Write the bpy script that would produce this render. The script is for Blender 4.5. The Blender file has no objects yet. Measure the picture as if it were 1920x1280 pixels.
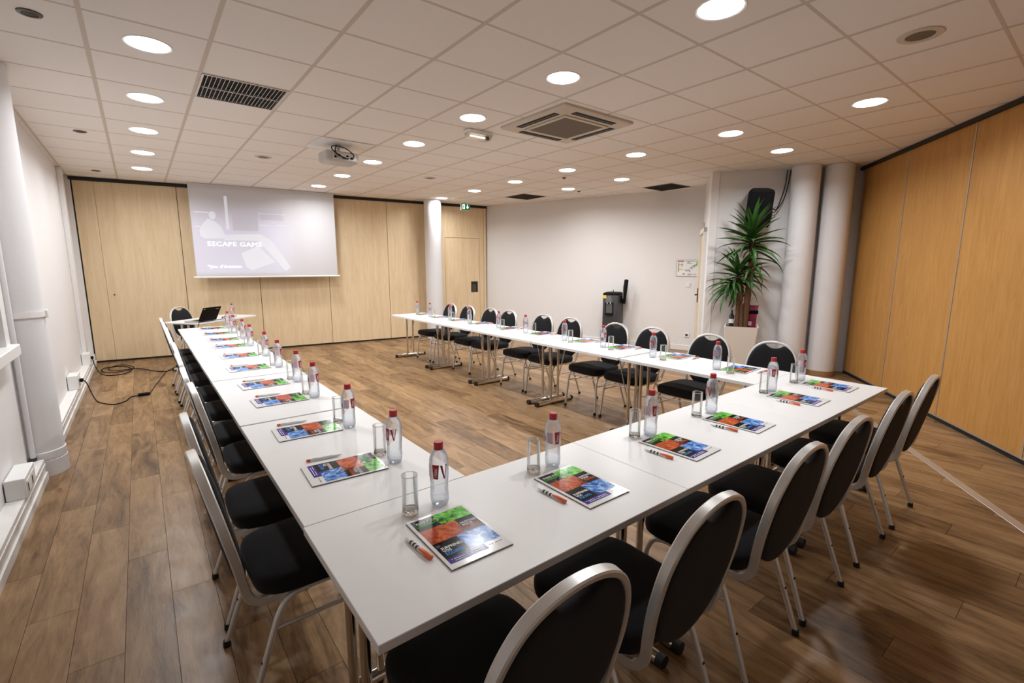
import bpy, bmesh, math, random
from mathutils import Vector, Matrix
from math import pi, sin, cos, radians, floor as fl
random.seed(7)
SC = bpy.context.scene
COL = SC.collection

# ------------------------------------------------------------------ camera, world, exposure
YAW, PITCH, CAM_Z, CEIL = 0.6619, 0.1574, 1.545, 2.90
cam = bpy.data.cameras.new('camera'); camo = bpy.data.objects.new('camera', cam); COL.objects.link(camo)
camo.location = (0, 0, CAM_Z); camo.rotation_euler = (pi/2 - PITCH, 0, -YAW)
cam.sensor_width = 36; cam.lens = 890*36/1920; cam.clip_start = .03; cam.clip_end = 60
SC.camera = camo
W = bpy.data.worlds.new('world'); SC.world = W; W.use_nodes = True
W.node_tree.nodes['Background'].inputs[0].default_value = (.02, .02, .025, 1)
W.node_tree.nodes['Background'].inputs[1].default_value = .3
SC.view_settings.view_transform = 'Standard'; SC.view_settings.look = 'None'
SC.view_settings.exposure = 0.0; SC.view_settings.gamma = 1.0; SC.view_settings.use_curve_mapping = False
LAMP_W, LAMP_SPREAD = 15.5, radians(160)   # power and beam of each round ceiling downlight
LAMP = 14.0          # glow of its diffuser
LAMP_COL = (.985, 1.0, 1.015)

# ------------------------------------------------------------------ materials
def newmat(name):
    m = bpy.data.materials.new(name); m.use_nodes = True
    nt = m.node_tree; b = nt.nodes['Principled BSDF']
    return m, nt, b
def N(nt, t, **kw):
    n = nt.nodes.new(t)
    for k, v in kw.items():
        if k.startswith('i_'): n.inputs[k[2:].replace('_', ' ')].default_value = v
        elif k[0] == 'n' and k[1:].isdigit(): n.inputs[int(k[1:])].default_value = v
        else: setattr(n, k, v)
    return n
def setp(b, rough=.5, metal=0, spec=.5, coat=0, trans=0, ior=1.45, sheen=0):
    b.inputs['Roughness'].default_value = rough; b.inputs['Metallic'].default_value = metal
    b.inputs['Specular IOR Level'].default_value = spec; b.inputs['Coat Weight'].default_value = coat
    b.inputs['Transmission Weight'].default_value = trans; b.inputs['IOR'].default_value = ior
    b.inputs['Sheen Weight'].default_value = sheen
def pm(name, col, rough=.5, metal=0, spec=.5, var=.06, scale=40, bump=0, **kw):
    """plain surface with a little procedural mottling"""
    m, nt, b = newmat(name); setp(b, rough, metal, spec, **kw)
    tc = N(nt, 'ShaderNodeTexCoord'); nz = N(nt, 'ShaderNodeTexNoise', i_Scale=scale, i_Detail=3.0)
    nt.links.new(tc.outputs['Object'], nz.inputs['Vector'])
    mx = N(nt, 'ShaderNodeMix', data_type='RGBA')
    mx.inputs[6].default_value = tuple(c*(1-var) for c in col)+(1,); mx.inputs[7].default_value = tuple(min(1, c*(1+var)) for c in col)+(1,)
    nt.links.new(nz.outputs['Fac'], mx.inputs[0]); nt.links.new(mx.outputs[2], b.inputs['Base Color'])
    if bump:
        bp = N(nt, 'ShaderNodeBump', i_Strength=bump, i_Distance=.002)
        nt.links.new(nz.outputs['Fac'], bp.inputs['Height']); nt.links.new(bp.outputs[0], b.inputs['Normal'])
    return m
def emit(name, col, s, base=(.55, .55, .56)):
    m, nt, b = newmat(name); b.inputs['Base Color'].default_value = base+(1,)
    b.inputs['Emission Color'].default_value = col+(1,); b.inputs['Emission Strength'].default_value = s
    return m
def woodmat(name, c1, c2, axis='Z', rough=.45, scale=1.0):
    m, nt, b = newmat(name); setp(b, rough, spec=.4)
    g = N(nt, 'ShaderNodeNewGeometry'); mp = N(nt, 'ShaderNodeMapping')
    s = [9*scale]*3; s['XYZ'.index(axis)] = .8*scale; mp.inputs['Scale'].default_value = s
    nt.links.new(g.outputs['Position'], mp.inputs['Vector'])
    n1 = N(nt, 'ShaderNodeTexNoise', i_Scale=1.3, i_Detail=8.0, i_Roughness=.62, i_Distortion=1.2)
    nt.links.new(mp.outputs[0], n1.inputs['Vector'])
    n2 = N(nt, 'ShaderNodeTexNoise', i_Scale=14.0, i_Detail=4.0, i_Roughness=.7)
    nt.links.new(mp.outputs[0], n2.inputs['Vector'])
    ad = N(nt, 'ShaderNodeMath', operation='MULTIPLY_ADD', n1=.35); nt.links.new(n2.outputs['Fac'], ad.inputs[0]); nt.links.new(n1.outputs['Fac'], ad.inputs[2])
    r = N(nt, 'ShaderNodeValToRGB'); r.color_ramp.elements[0].position = .38; r.color_ramp.elements[1].position = .95
    r.color_ramp.elements[0].color = c1+(1,); r.color_ramp.elements[1].color = c2+(1,)
    nt.links.new(ad.outputs[0], r.inputs[0]); nt.links.new(r.outputs[0], b.inputs['Base Color'])
    return m
PW_, PL_, PX0 = .171, 1.22, -.874      # floor plank width, length, first row
def floormat():
    m, nt, b = newmat('oak_plank'); setp(b, .3, spec=.3)
    L = nt.links.new
    g = N(nt, 'ShaderNodeNewGeometry'); sp = N(nt, 'ShaderNodeSeparateXYZ'); L(g.outputs['Position'], sp.inputs[0])
    def mth(op, a, bb=None, c=None):
        n = N(nt, 'ShaderNodeMath', operation=op)
        for i, v in enumerate((a, bb, c)):
            if v is None: continue
            if isinstance(v, (int, float)): n.inputs[i].default_value = v
            else: L(v, n.inputs[i])
        return n.outputs[0]
    row = mth('FLOOR', mth('DIVIDE', mth('SUBTRACT', sp.outputs[0], PX0), PW_))
    off = mth('MULTIPLY', mth('FRACT', mth('MULTIPLY', row, .37)), PL_)
    colm = mth('FLOOR', mth('DIVIDE', mth('ADD', sp.outputs[1], off), PL_))
    cb = N(nt, 'ShaderNodeCombineXYZ'); L(row, cb.inputs[0]); L(colm, cb.inputs[1])
    wn = N(nt, 'ShaderNodeTexWhiteNoise', noise_dimensions='2D'); L(cb.outputs[0], wn.inputs['Vector'])
    sc = N(nt, 'ShaderNodeVectorMath', operation='MULTIPLY'); L(g.outputs['Position'], sc.inputs[0]); sc.inputs[1].default_value = (1, .16, 1)
    sh = N(nt, 'ShaderNodeVectorMath', operation='MULTIPLY_ADD'); L(wn.outputs['Color'], sh.inputs[0]); sh.inputs[1].default_value = (9, 9, 9); L(sc.outputs[0], sh.inputs[2])
    n1 = N(nt, 'ShaderNodeTexNoise', i_Scale=9.0, i_Detail=6.0, i_Roughness=.6, i_Distortion=1.6); L(sh.outputs[0], n1.inputs['Vector'])
    n2 = N(nt, 'ShaderNodeTexNoise', i_Scale=70.0, i_Detail=4.0, i_Roughness=.65, i_Distortion=.6); L(sh.outputs[0], n2.inputs['Vector'])
    v = mth('ADD', mth('MULTIPLY', n1.outputs['Fac'], .85), mth('MULTIPLY', n2.outputs['Fac'], .35))
    v = mth('ADD', v, mth('MULTIPLY', mth('SUBTRACT', wn.outputs['Value'], .5), .20))
    r = N(nt, 'ShaderNodeValToRGB'); e = r.color_ramp.elements
    e[0].position = .36; e[0].color = (.080, .040, .017, 1); e[1].position = .92; e[1].color = (.43, .272, .142, 1)
    k = r.color_ramp.elements.new(.62); k.color = (.26, .152, .072, 1)
    L(v, r.inputs[0]); L(r.outputs[0], b.inputs['Base Color'])
    n3 = N(nt, 'ShaderNodeTexNoise', i_Scale=6.0, i_Detail=5.0); L(g.outputs['Position'], n3.inputs['Vector'])
    L(mth('MULTIPLY_ADD', n3.outputs['Fac'], .28, .20), b.inputs['Roughness'])
    bp = N(nt, 'ShaderNodeBump', i_Strength=.25, i_Distance=.002); L(n2.outputs['Fac'], bp.inputs['Height']); L(bp.outputs[0], b.inputs['Normal'])
    return m
def clearmat(name, tint, refr=.35, ior=1.33, rough=.0, gloss=.6):
    """clear plastic / glass: partly straight transmission, partly refraction, Fresnel gloss"""
    m, nt, b = newmat(name); nt.nodes.remove(b); out = nt.nodes['Material Output']
    t = N(nt, 'ShaderNodeBsdfTransparent'); t.inputs[0].default_value = tint+(1,)
    r = N(nt, 'ShaderNodeBsdfRefraction', i_IOR=ior, i_Roughness=rough); r.inputs[0].default_value = tint+(1,)
    g = N(nt, 'ShaderNodeBsdfGlossy', i_Roughness=.03); g.inputs[0].default_value = (1, 1, 1, 1)
    f = N(nt, 'ShaderNodeFresnel', i_IOR=1.45); mu = N(nt, 'ShaderNodeMath', operation='MULTIPLY', n1=gloss); nt.links.new(f.outputs[0], mu.inputs[0])
    m1 = N(nt, 'ShaderNodeMixShader', n0=refr); m2 = N(nt, 'ShaderNodeMixShader')
    nt.links.new(t.outputs[0], m1.inputs[1]); nt.links.new(r.outputs[0], m1.inputs[2])
    nt.links.new(mu.outputs[0], m2.inputs[0]); nt.links.new(m1.outputs[0], m2.inputs[1]); nt.links.new(g.outputs[0], m2.inputs[2])
    nt.links.new(m2.outputs[0], out.inputs[0])
    return m
def petmat(name):
    m = clearmat(name, (.975, .985, 1.0), .38, 1.30, gloss=.9); nt = m.node_tree; out = nt.nodes['Material Output']
    src = out.inputs[0].links[0].from_socket
    tr = N(nt, 'ShaderNodeBsdfTranslucent'); tr.inputs[0].default_value = (.80, .88, 1, 1)
    df = N(nt, 'ShaderNodeBsdfDiffuse'); df.inputs[0].default_value = (.80, .88, 1, 1)
    a = N(nt, 'ShaderNodeMixShader', n0=.5); nt.links.new(tr.outputs[0], a.inputs[1]); nt.links.new(df.outputs[0], a.inputs[2])
    # highlights of the moulded feet painted in: pale blue scatter, stronger towards the base
    tc = N(nt, 'ShaderNodeTexCoord'); sp = N(nt, 'ShaderNodeSeparateXYZ'); nt.links.new(tc.outputs['Object'], sp.inputs[0])
    mr = N(nt, 'ShaderNodeMapRange', n1=.012, n2=.04, n3=.42, n4=.13); nt.links.new(sp.outputs[2], mr.inputs[0])
    b = N(nt, 'ShaderNodeMixShader'); nt.links.new(mr.outputs[0], b.inputs[0]); nt.links.new(src, b.inputs[1]); nt.links.new(a.outputs[0], b.inputs[2])
    nt.links.new(b.outputs[0], out.inputs[0]); return m
def photomat(name, cols, scale, seed):
    """printed duotone photograph: blotchy figures in tones of one ink"""
    m, nt, b = newmat(name); setp(b, .17, spec=.2)
    tc = N(nt, 'ShaderNodeTexCoord'); mp = N(nt, 'ShaderNodeMapping'); mp.inputs['Location'].default_value = (seed, seed*.7, 0)
    nt.links.new(tc.outputs['Object'], mp.inputs['Vector'])
    nz = N(nt, 'ShaderNodeTexNoise', i_Scale=scale, i_Detail=3.0, i_Roughness=.55, i_Distortion=1.4); nt.links.new(mp.outputs[0], nz.inputs['Vector'])
    r = N(nt, 'ShaderNodeValToRGB'); r.color_ramp.interpolation = 'EASE'
    e = r.color_ramp.elements; e[0].position = .36; e[0].color = cols[0]+(1,); e[1].position = .66; e[1].color = cols[2]+(1,)
    k = e.new(.48); k.color = cols[1]+(1,)
    nt.links.new(nz.outputs['Fac'], r.inputs[0]); nt.links.new(r.outputs[0], b.inputs['Base Color'])
    return m

def slidemat():
    # the projector's slide as it falls on the fabric: pale lavender picture, soft bright patch to the right
    m, nt, b = newmat('projected_slide'); setp(b, .8, spec=.1); b.inputs['Base Color'].default_value = (.58, .57, .58, 1); L = nt.links.new
    tc = N(nt, 'ShaderNodeTexCoord'); sp = N(nt, 'ShaderNodeSeparateXYZ'); L(tc.outputs['Object'], sp.inputs[0])
    def rng(src, a, bb, c, d):
        r = N(nt, 'ShaderNodeMapRange', n1=a, n2=bb, n3=c, n4=d, interpolation_type='SMOOTHSTEP'); L(src, r.inputs[0]); return r.outputs[0]
    def mul(x, y):
        q = N(nt, 'ShaderNodeMath', operation='MULTIPLY'); L(x, q.inputs[0]); L(y, q.inputs[1]); return q.outputs[0]
    pic = mul(mul(rng(sp.outputs[2], -.18, -.75, 0, 1), rng(sp.outputs[0], 1.2, 1.7, 1, 0)), rng(sp.outputs[2], -1.44, -1.52, 1, 0))
    ds = N(nt, 'ShaderNodeVectorMath', operation='DISTANCE'); L(tc.outputs['Object'], ds.inputs[0]); ds.inputs[1].default_value = (1.75, 0, -.85)
    glow = rng(ds.outputs['Value'], 0, 1.0, 1, 0)
    nz = N(nt, 'ShaderNodeTexNoise', i_Scale=3.0, i_Detail=2.0); L(tc.outputs['Object'], nz.inputs['Vector'])
    c1 = N(nt, 'ShaderNodeMix', data_type='RGBA'); L(pic, c1.inputs[0]); c1.inputs[6].default_value = (.03, .03, .035, 1); c1.inputs[7].default_value = (.17, .17, .275, 1)
    c2 = N(nt, 'ShaderNodeMix', data_type='RGBA', blend_type='ADD'); L(glow, c2.inputs[0]); L(c1.outputs[2], c2.inputs[6]); c2.inputs[7].default_value = (.13, .13, .15, 1)
    L(c2.outputs[2], b.inputs['Emission Color']); b.inputs['Emission Strength'].default_value = 1.0
    return m
M = dict(
 plank=floormat(), under=pm('underlay', (.045, .03, .02), .9),
 tile=pm('mineral_tile', (.86, .82, .785), .92, spec=.15, var=.07, scale=260, bump=.25),
 runner=pm('grid_metal', (.62, .55, .48), .55, spec=.3),
 void=pm('void_grey', (.03, .03, .03), .9),
 wall=pm('wall_paint', (.775, .758, .752), .75, spec=.25, var=.035, scale=90, bump=.12),
 whitep=pm('white_paint', (.80, .785, .765), .5, var=.03),
 pipe=pm('column_paint', (.735, .73, .745), .6, spec=.3, var=.03, scale=60, bump=.08),
 birch=woodmat('birch_veneer', (.66, .49, .285), (.82, .67, .46)),
 honey=woodmat('honey_veneer', (.42, .200, .050), (.60, .315, .095), scale=1.8),
 dark=pm('black_track', (.012, .011, .010), .5), seam=pm('seam_dark', (.05, .032, .016), .7),
 alu=pm('brushed_alu', (.62, .61, .60), .38, metal=.85, spec=.5, var=.05),
 frame=pm('silver_frame', (.72, .715, .70), .34, metal=.55, var=.04, scale=120),
 chrome=pm('chrome', (.72, .70, .67), .10, metal=1, var=.03),
 fabric=pm('black_fabric', (.0135, .0135, .015), .92, spec=.18, var=.35, scale=700, bump=.35, sheen=.08),
 rubber=pm('black_rubber', (.012, .012, .012), .6),
 tabletop=pm('white_laminate', (.825, .825, .822), .32, spec=.4, var=.015, scale=15),
 tableedge=pm('grey_edge', (.60, .585, .565), .5, var=.03),
 pet=petmat('pet_water'), glass=clearmat('clear_glass', (.985, .988, .988), .0, 1.2, gloss=.7),
 glassb=clearmat('thick_glass', (.90, .90, .89), .75, 1.45, gloss=.9),
 red=pm('red_plastic', (.52, .035, .040), .4, var=.06), labelred=pm('label_red', (.45, .018, .03), .4), 
 white=pm('white_plastic', (.80, .80, .79), .4, var=.02), ink=pm('black_ink', (.006, .005, .005), .16, spec=.14),
 paper=pm('glossy_paper', (.82, .82, .82), .14, var=.01), black=pm('black_plastic', (.007, .007, .008), .6, spec=.15, var=.2),
 orange=pm('orange_plastic', (.80, .16, .045), .35), pgreen=pm('green_button', (.01, .10, .02), .35), pbrown=pm('brown_button', (.09, .02, .012), .35), pnavy=pm('navy_button', (.012, .025, .10), .35),
 purple=pm('purple_print', (.055, .035, .26), .16, spec=.14), lgreen=pm('green_print', (.10, .62, .04), .16, spec=.14), lorange=pm('orange_print', (.75, .10, .03), .16, spec=.14), lblue=pm('blue_print', (.06, .32, .85), .16, spec=.14),
 phg=photomat('green_photo', ((.008, .06, .008), (.10, .48, .03), (.27, .80, .13)), 26, 3.1),
 pho=photomat('orange_photo', ((.10, .014, .008), (.42, .060, .018), (.72, .16, .03)), 24, 8.4),
 phb=photomat('blue_photo', ((.008, .045, .25), (.03, .18, .60), (.34, .58, .92)), 24, 5.2),
 lamp=emit('downlight_glow', LAMP_COL, LAMP),
 beige=pm('aged_white_plastic', (.60, .53, .44), .5, var=.03), mesh=pm('filter_mesh', (.16, .13, .095), .8, var=.3, scale=500),
 grey=pm('charcoal_plastic', (.045, .044, .046), .4, var=.1), steel=pm('dark_steel', (.10, .085, .07), .35, metal=.6),
 leaf=pm('yucca_leaf', (.032, .105, .018), .42, spec=.4, var=.5, scale=5), leaf2=pm('dry_leaf', (.30, .19, .08), .7, var=.3),
 bark=pm('yucca_bark', (.115, .058, .026), .9, var=.5, scale=30, bump=.8), soil=pm('soil', (.02, .013, .008), 1, var=.4),
 cream=pm('cream_ceramic', (.70, .65, .585), .45, var=.03), bag=pm('crimson_paper', (.20, .012, .045), .5, var=.5, scale=14), yellow=pm('yellow_sticker', (.75, .60, .10), .5),
 screen=pm('screen_fabric', (.60, .59, .595), .8, spec=.1, var=.01), green=emit('exit_green', (.0, .30, .10), .25, (.0, .12, .04)), exitw=emit('exit_white', (.9, 1, .95), 1.2),
 img=slidemat(), imgd=emit('projected_shade', (.60, .58, .98), .15), imgw=emit('projected_white', (.84, .86, 1.0), .36),
 tube=emit('lamp_tube', (1, .93, .8), 1.6), clear=clearmat('clear_cover', (.93, .90, .85), .1, 1.2), mapg=pm('map_grey', (.40, .41, .40), .5), 
 brownbase=pm('brown_skirting', (.36, .20, .09), .5), winglass=pm('window_glass', (.30, .30, .32), .08, spec=.6, var=.02), lens=pm('lens_glass', (.02, .02, .03), .05, spec=.8),
 pink=pm('label_pink', (.80, .52, .62), .35), lilac=pm('label_lilac', (.56, .58, .82), .35))

# ------------------------------------------------------------------ mesh helpers
def mk(name, vf, mat, parent=None, smooth=None, loc=None, rot=None):
    """vf = (verts, faces) or a ready mesh datablock -> ONE linked object"""
    if isinstance(vf, bpy.types.Mesh): me = vf
    else:
        me = bpy.data.meshes.new(name); me.from_pydata([tuple(v) for v in vf[0]], [], vf[1]); me.validate()
        bm = bmesh.new(); bm.from_mesh(me); bmesh.ops.recalc_face_normals(bm, faces=bm.faces); bm.to_mesh(me); bm.free()
        if smooth is not None:
            me.shade_smooth(); me.set_sharp_from_angle(angle=radians(smooth))
        me.materials.append(M[mat] if isinstance(mat, str) else mat)
    o = bpy.data.objects.new(name, me); COL.objects.link(o)
    if parent: o.parent = parent
    if loc is not None: o.location = loc
    if rot is not None: o.rotation_euler = rot
    return o
def join(*vfs):
    V, F = [], []
    for v, f in vfs:
        n = len(V); V += [tuple(p) for p in v]; F += [[i+n for i in q] for q in f]
    return V, F
def xf(vf, mat): return [tuple(mat @ Vector(v)) for v in vf[0]], vf[1]
def mv(vf, x=0, y=0, z=0): return [(a+x, b+y, c+z) for a, b, c in vf[0]], vf[1]
def box(x0, x1, y0, y1, z0, z1):
    v = [(x, y, z) for z in (z0, z1) for y in (y0, y1) for x in (x0, x1)]
    return v, [[0, 2, 3, 1], [4, 5, 7, 6], [0, 1, 5, 4], [2, 6, 7, 3], [0, 4, 6, 2], [1, 3, 7, 5]]
def bbox(x0, x1, y0, y1, z0, z1, b=.005, seg=2):
    bm = bmesh.new(); v, f = box(x0, x1, y0, y1, z0, z1)
    vs = [bm.verts.new(p) for p in v]
    for q in f: bm.faces.new([vs[i] for i in q])
    bmesh.ops.recalc_face_normals(bm, faces=bm.faces)
    bmesh.ops.bevel(bm, geom=bm.edges[:], offset=b, segments=seg, affect='EDGES', profile=.5)
    bm.verts.index_update(); r = ([tuple(p.co) for p in bm.verts], [[p.index for p in q.verts] for q in bm.faces]); bm.free()
    return r
def lathe(prof, n=24, fn=None, cap=True):
    V, F = [], []
    for r, z in prof:
        for k in range(n):
            a = 2*pi*k/n; rr = r*(fn(a, z) if fn else 1); V.append((rr*cos(a), rr*sin(a), z))
    for i in range(len(prof)-1):
        for k in range(n):
            F.append([i*n+k, i*n+(k+1) % n, (i+1)*n+(k+1) % n, (i+1)*n+k])
    if cap: F += [list(range(n))[::-1], [(len(prof)-1)*n+k for k in range(n)]]
    return V, F
def loft(rings, cap=True):
    n = len(rings[0]); V = [p for r in rings for p in r]; F = []
    for i in range(len(rings)-1):
        for k in range(n): F.append([i*n+k, i*n+(k+1) % n, (i+1)*n+(k+1) % n, (i+1)*n+k])
    if cap: F += [list(range(n))[::-1], [(len(rings)-1)*n+k for k in range(n)]]
    return V, F
def crom(P, n=6, closed=False):
    P = [Vector(p) for p in P]; out = []
    for i in range(len(P)-1):
        p0 = P[max(i-1, 0)]; p1 = P[i]; p2 = P[i+1]; p3 = P[min(i+2, len(P)-1)]
        for k in range(n):
            t = k/n; out.append(.5*((2*p1)+(p2-p0)*t+(2*p0-5*p1+4*p2-p3)*t*t+(-p0+3*p1-3*p2+p3)*t**3))
    return out+[P[-1]]
def tube(P, r, n=8, up=None, prof=None, cap=True):
    """sweep: round radius r (number or per-point list), or prof=[(a,b)] in (side, up) axes"""
    P = [Vector(p) for p in P]; rings = []; ref = Vector(up) if up else None
    prev = None
    for i, p in enumerate(P):
        t = (P[min(i+1, len(P)-1)]-P[max(i-1, 0)]).normalized()
        if ref is not None: s = t.cross(ref)
        elif prev is None: s = t.cross(Vector((0, 0, 1)) if abs(t.z) < .9 else Vector((1, 0, 0)))
        else: s = prev-t*prev.dot(t)
        s.normalize(); prev = s; u = s.cross(t)
        rr = r[i] if isinstance(r, (list, tuple)) else r
        if prof: rings.append([tuple(p+s*a+u*b) for a, b in prof])
        else: rings.append([tuple(p+s*(rr*cos(2*pi*k/n))+u*(rr*sin(2*pi*k/n))) for k in range(n)])
    return loft(rings, cap)
def prism(poly, z0, z1):
    n = len(poly); V = [(x, y, z0) for x, y in poly]+[(x, y, z1) for x, y in poly]
    return V, [list(range(n))[::-1], list(range(n, 2*n))]+[[k, (k+1) % n, n+(k+1) % n, n+k] for k in range(n)]
def ringpoly(cx, cy, r, n=20): return [(cx+r*cos(2*pi*k/n), cy+r*sin(2*pi*k/n)) for k in range(n)]
def rrect(w, h, r, n=5, cx=0, cy=0):
    out = []
    for sx, sy, a0 in ((1, 1, 0), (-1, 1, pi/2), (-1, -1, pi), (1, -1, 3*pi/2)):
        for k in range(n+1):
            a = a0+pi/2*k/n; out.append((cx+sx*(w/2-r)+r*cos(a), cy+sy*(h/2-r)+r*sin(a)))
    return out
_tc = {}
def text(s, size, align='LEFT', bold=0):
    """string -> flat (verts, faces) in xy, built from the default font"""
    cu = bpy.data.curves.new('t', 'FONT'); cu.body = s; cu.size = size; cu.align_x = align; cu.resolution_u = 2; cu.offset = bold*size
    o = bpy.data.objects.new('t', cu); COL.objects.link(o)
    dg = bpy.context.evaluated_depsgraph_get(); me = bpy.data.meshes.new_from_object(o.evaluated_get(dg))
    r = ([tuple(v.co) for v in me.vertices], [list(p.vertices) for p in me.polygons])
    bpy.data.objects.remove(o); bpy.data.curves.remove(cu); bpy.data.meshes.remove(me)
    return r
def flatmk(name, vf, mat, parent, loc=None, rot=None):
    me = bpy.data.meshes.new(name); me.from_pydata([tuple(v) for v in vf[0]], [], vf[1]); me.materials.append(M[mat])
    return mk(name, me, mat, parent, loc=loc, rot=rot)
def tag(o, label=None, cat=None, group=None, kind=None):
    if label: o['label'] = label
    if cat: o['category'] = cat
    if group: o['group'] = group
    if kind: o['kind'] = kind
    return o
def thing(name, label, cat, loc=(0, 0, 0), rz=0, group=None):
    o = bpy.data.objects.new(name, None); COL.objects.link(o); o.empty_display_size = .1
    o.location = loc; o.rotation_euler = (0, 0, rz)
    return tag(o, label, cat, group)
def struct(name, vf, mat, smooth=None, label=None):
    return tag(mk(name, vf, mat, smooth=smooth), label, None, None, 'structure')
def clone(src, loc, rz=0, label=None, group=None):
    def rec(o, par):
        c = o.copy(); COL.objects.link(c)
        if par: c.parent = par
        for ch in KIDS.get(o.name, ()): rec(ch, c)
        return c
    r = rec(src, None); r.location = loc; r.rotation_euler = (0, 0, rz)
    if label: r['label'] = label
    if group: r['group'] = group
    return r
KIDS = {}
def freeze(root):
    """remember the part tree of a prototype so that it can be cloned"""
    ch = [o for o in bpy.data.objects if o.parent == root]; KIDS[root.name] = ch
    for c in ch: freeze(c)
ORD = ['first', 'second', 'third', 'fourth', 'fifth', 'sixth', 'seventh', 'eighth', 'ninth', 'tenth', 'eleventh', 'twelfth']

# ------------------------------------------------------------------ plan of the room
LX = -.76
P1, P2, P3, P4, P5 = (6.45, 9.25), (7.93, 4.70), (6.75, 3.90), (8.08, 2.38), (2.9, -1.598)
ROOM = [(LX, -1.6), (2.9, -1.6), (8.11, 2.42), P3, P2, P1, (LX, 10.107)]
def clip(poly, x0, x1, y0, y1):
    """clip a polygon to an axis-aligned rectangle"""
    for ax, lim, sg in ((0, x0, 1), (0, x1, -1), (1, y0, 1), (1, y1, -1)):
        out = []
        for i in range(len(poly)):
            a, b = poly[i-1], poly[i]; da, db = sg*(a[ax]-lim), sg*(b[ax]-lim)
            if (da >= 0) != (db >= 0):
                t = da/(da-db); out.append((a[0]+t*(b[0]-a[0]), a[1]+t*(b[1]-a[1])))
            if db >= 0: out.append(b)
        poly = out
        if not poly: return []
    c = []
    for p in poly:
        if not c or abs(p[0]-c[-1][0])+abs(p[1]-c[-1][1]) > 1e-5: c.append(p)
    if len(c) > 1 and abs(c[0][0]-c[-1][0])+abs(c[0][1]-c[-1][1]) < 1e-5: c.pop()
    return c
def area(p): return abs(sum(p[i-1][0]*p[i][1]-p[i][0]*p[i-1][1] for i in range(len(p))))/2
fw = Vector((sin(YAW)*cos(PITCH), cos(YAW)*cos(PITCH), -sin(PITCH))); rt = Vector((cos(YAW), -sin(YAW), 0)); upv = rt.cross(fw)
def seen_area(poly, z):
    pts = []
    for x, y in poly:
        d = Vector((x, y, z-CAM_Z)); dp = max(d.dot(fw), .25); pts.append((890*d.dot(rt)/dp, 890*d.dot(upv)/dp))
    pts = clip(pts, -960, 960, -640, 640)
    return area(pts) if len(pts) > 2 else 0

# ---- floor: slab + planks laid lengthwise
floor_o = struct('floor', prism(ROOM, -.06, -.005), 'under')
planks = []
for i in range(53):
    xa = PX0+i*PW_; off = ((i*.37) % 1)*PL_
    for k in range(-2, 10):
        ya = k*PL_-off; g = .0009
        p = clip(ROOM, xa+g, xa+PW_-g, ya+g, ya+PL_-g)
        if len(p) > 2 and area(p) > 2e-4: planks.append((seen_area(p, 0), xa, ya, p))
planks.sort(key=lambda t: -t[0])
plank_me = None; rest = ([], [])
for j, (sa, xa, ya, p) in enumerate(planks):
    if j < 300:
        if abs(area(p)-(PW_-.0018)*(PL_-.0018)) < 1e-4:
            if plank_me is None:
                o = mk('plank', prism([(.0009, .0009), (PW_-.0009, .0009), (PW_-.0009, PL_-.0009), (.0009, PL_-.0009)], -.005, 0), 'plank', floor_o, loc=(xa, ya, 0)); plank_me = o.data
            else: mk('plank', plank_me, 'plank', floor_o, loc=(xa, ya, 0))
        else: mk('plank', prism(p, -.005, 0), 'plank', floor_o)
    else: rest = join(rest, prism(p, -.005, 0))
tag(mk('planks_beyond', rest, 'plank', floor_o), kind='stuff')

# ---- ceiling: slab, T-bar grid, one mesh per tile
GX, GY = -.7178, 3.6067
def gxy(i, j): return GX+.6*i, GY+.6*j
ceil_o = struct('ceiling', prism(ROOM, CEIL+.02, CEIL+.08), 'void')
VENTS = {(2, 1), (11, 6), (13, 2)}
tile_me = None
for i in range(-1, 15):
    for j in range(-9, 12):
        if (i, j) in VENTS: continue
        x, y = gxy(i, j); g = .0075
        p = clip(ROOM, x+g, x+.6-g, y+g, y+.6-g)
        if len(p) < 3 or area(p) < .002: continue
        if abs(area(p)-.585**2) < 1e-4:
            if tile_me is None:
                o = mk('ceiling_tile', prism([(g, g), (.6-g, g), (.6-g, .6-g), (g, .6-g)], CEIL, CEIL+.018), 'tile', ceil_o, loc=(x, y, 0)); tile_me = o.data
            else: mk('ceiling_tile', tile_me, 'tile', ceil_o, loc=(x, y, 0))
        else: mk('ceiling_tile', prism(p, CEIL, CEIL+.018), 'tile', ceil_o)
for i in range(0, 15):
    x = GX+.6*i; p = clip(ROOM, x-.012, x+.012, -1.59, 10.09)
    if len(p) > 2: mk('grid_runner', prism(p, CEIL-.002, CEIL+.012), 'runner', ceil_o)
for j in range(-8, 11):
    y = GY+.6*j; p = clip(ROOM, LX+.01, 8.1, y-.009, y+.009)
    if len(p) > 2: mk('cross_runner', prism(p, CEIL-.001, CEIL+.011), 'runner', ceil_o)

# ---- walls
def wall(name, a, b, mat, z0=-.06, z1=CEIL+.08, t=.1, label=None):
    """wall whose inner face runs a->b with the room on the right-hand side of b-a reversed (outside = left normal)"""
    d = (Vector(b)-Vector(a)).normalized(); n = Vector((d.y, -d.x))
    q = [a, b, tuple(Vector(b)+n*t), tuple(Vector(a)+n*t)]
    return struct(name, prism(q, z0, z1), mat, label=label)
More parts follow.
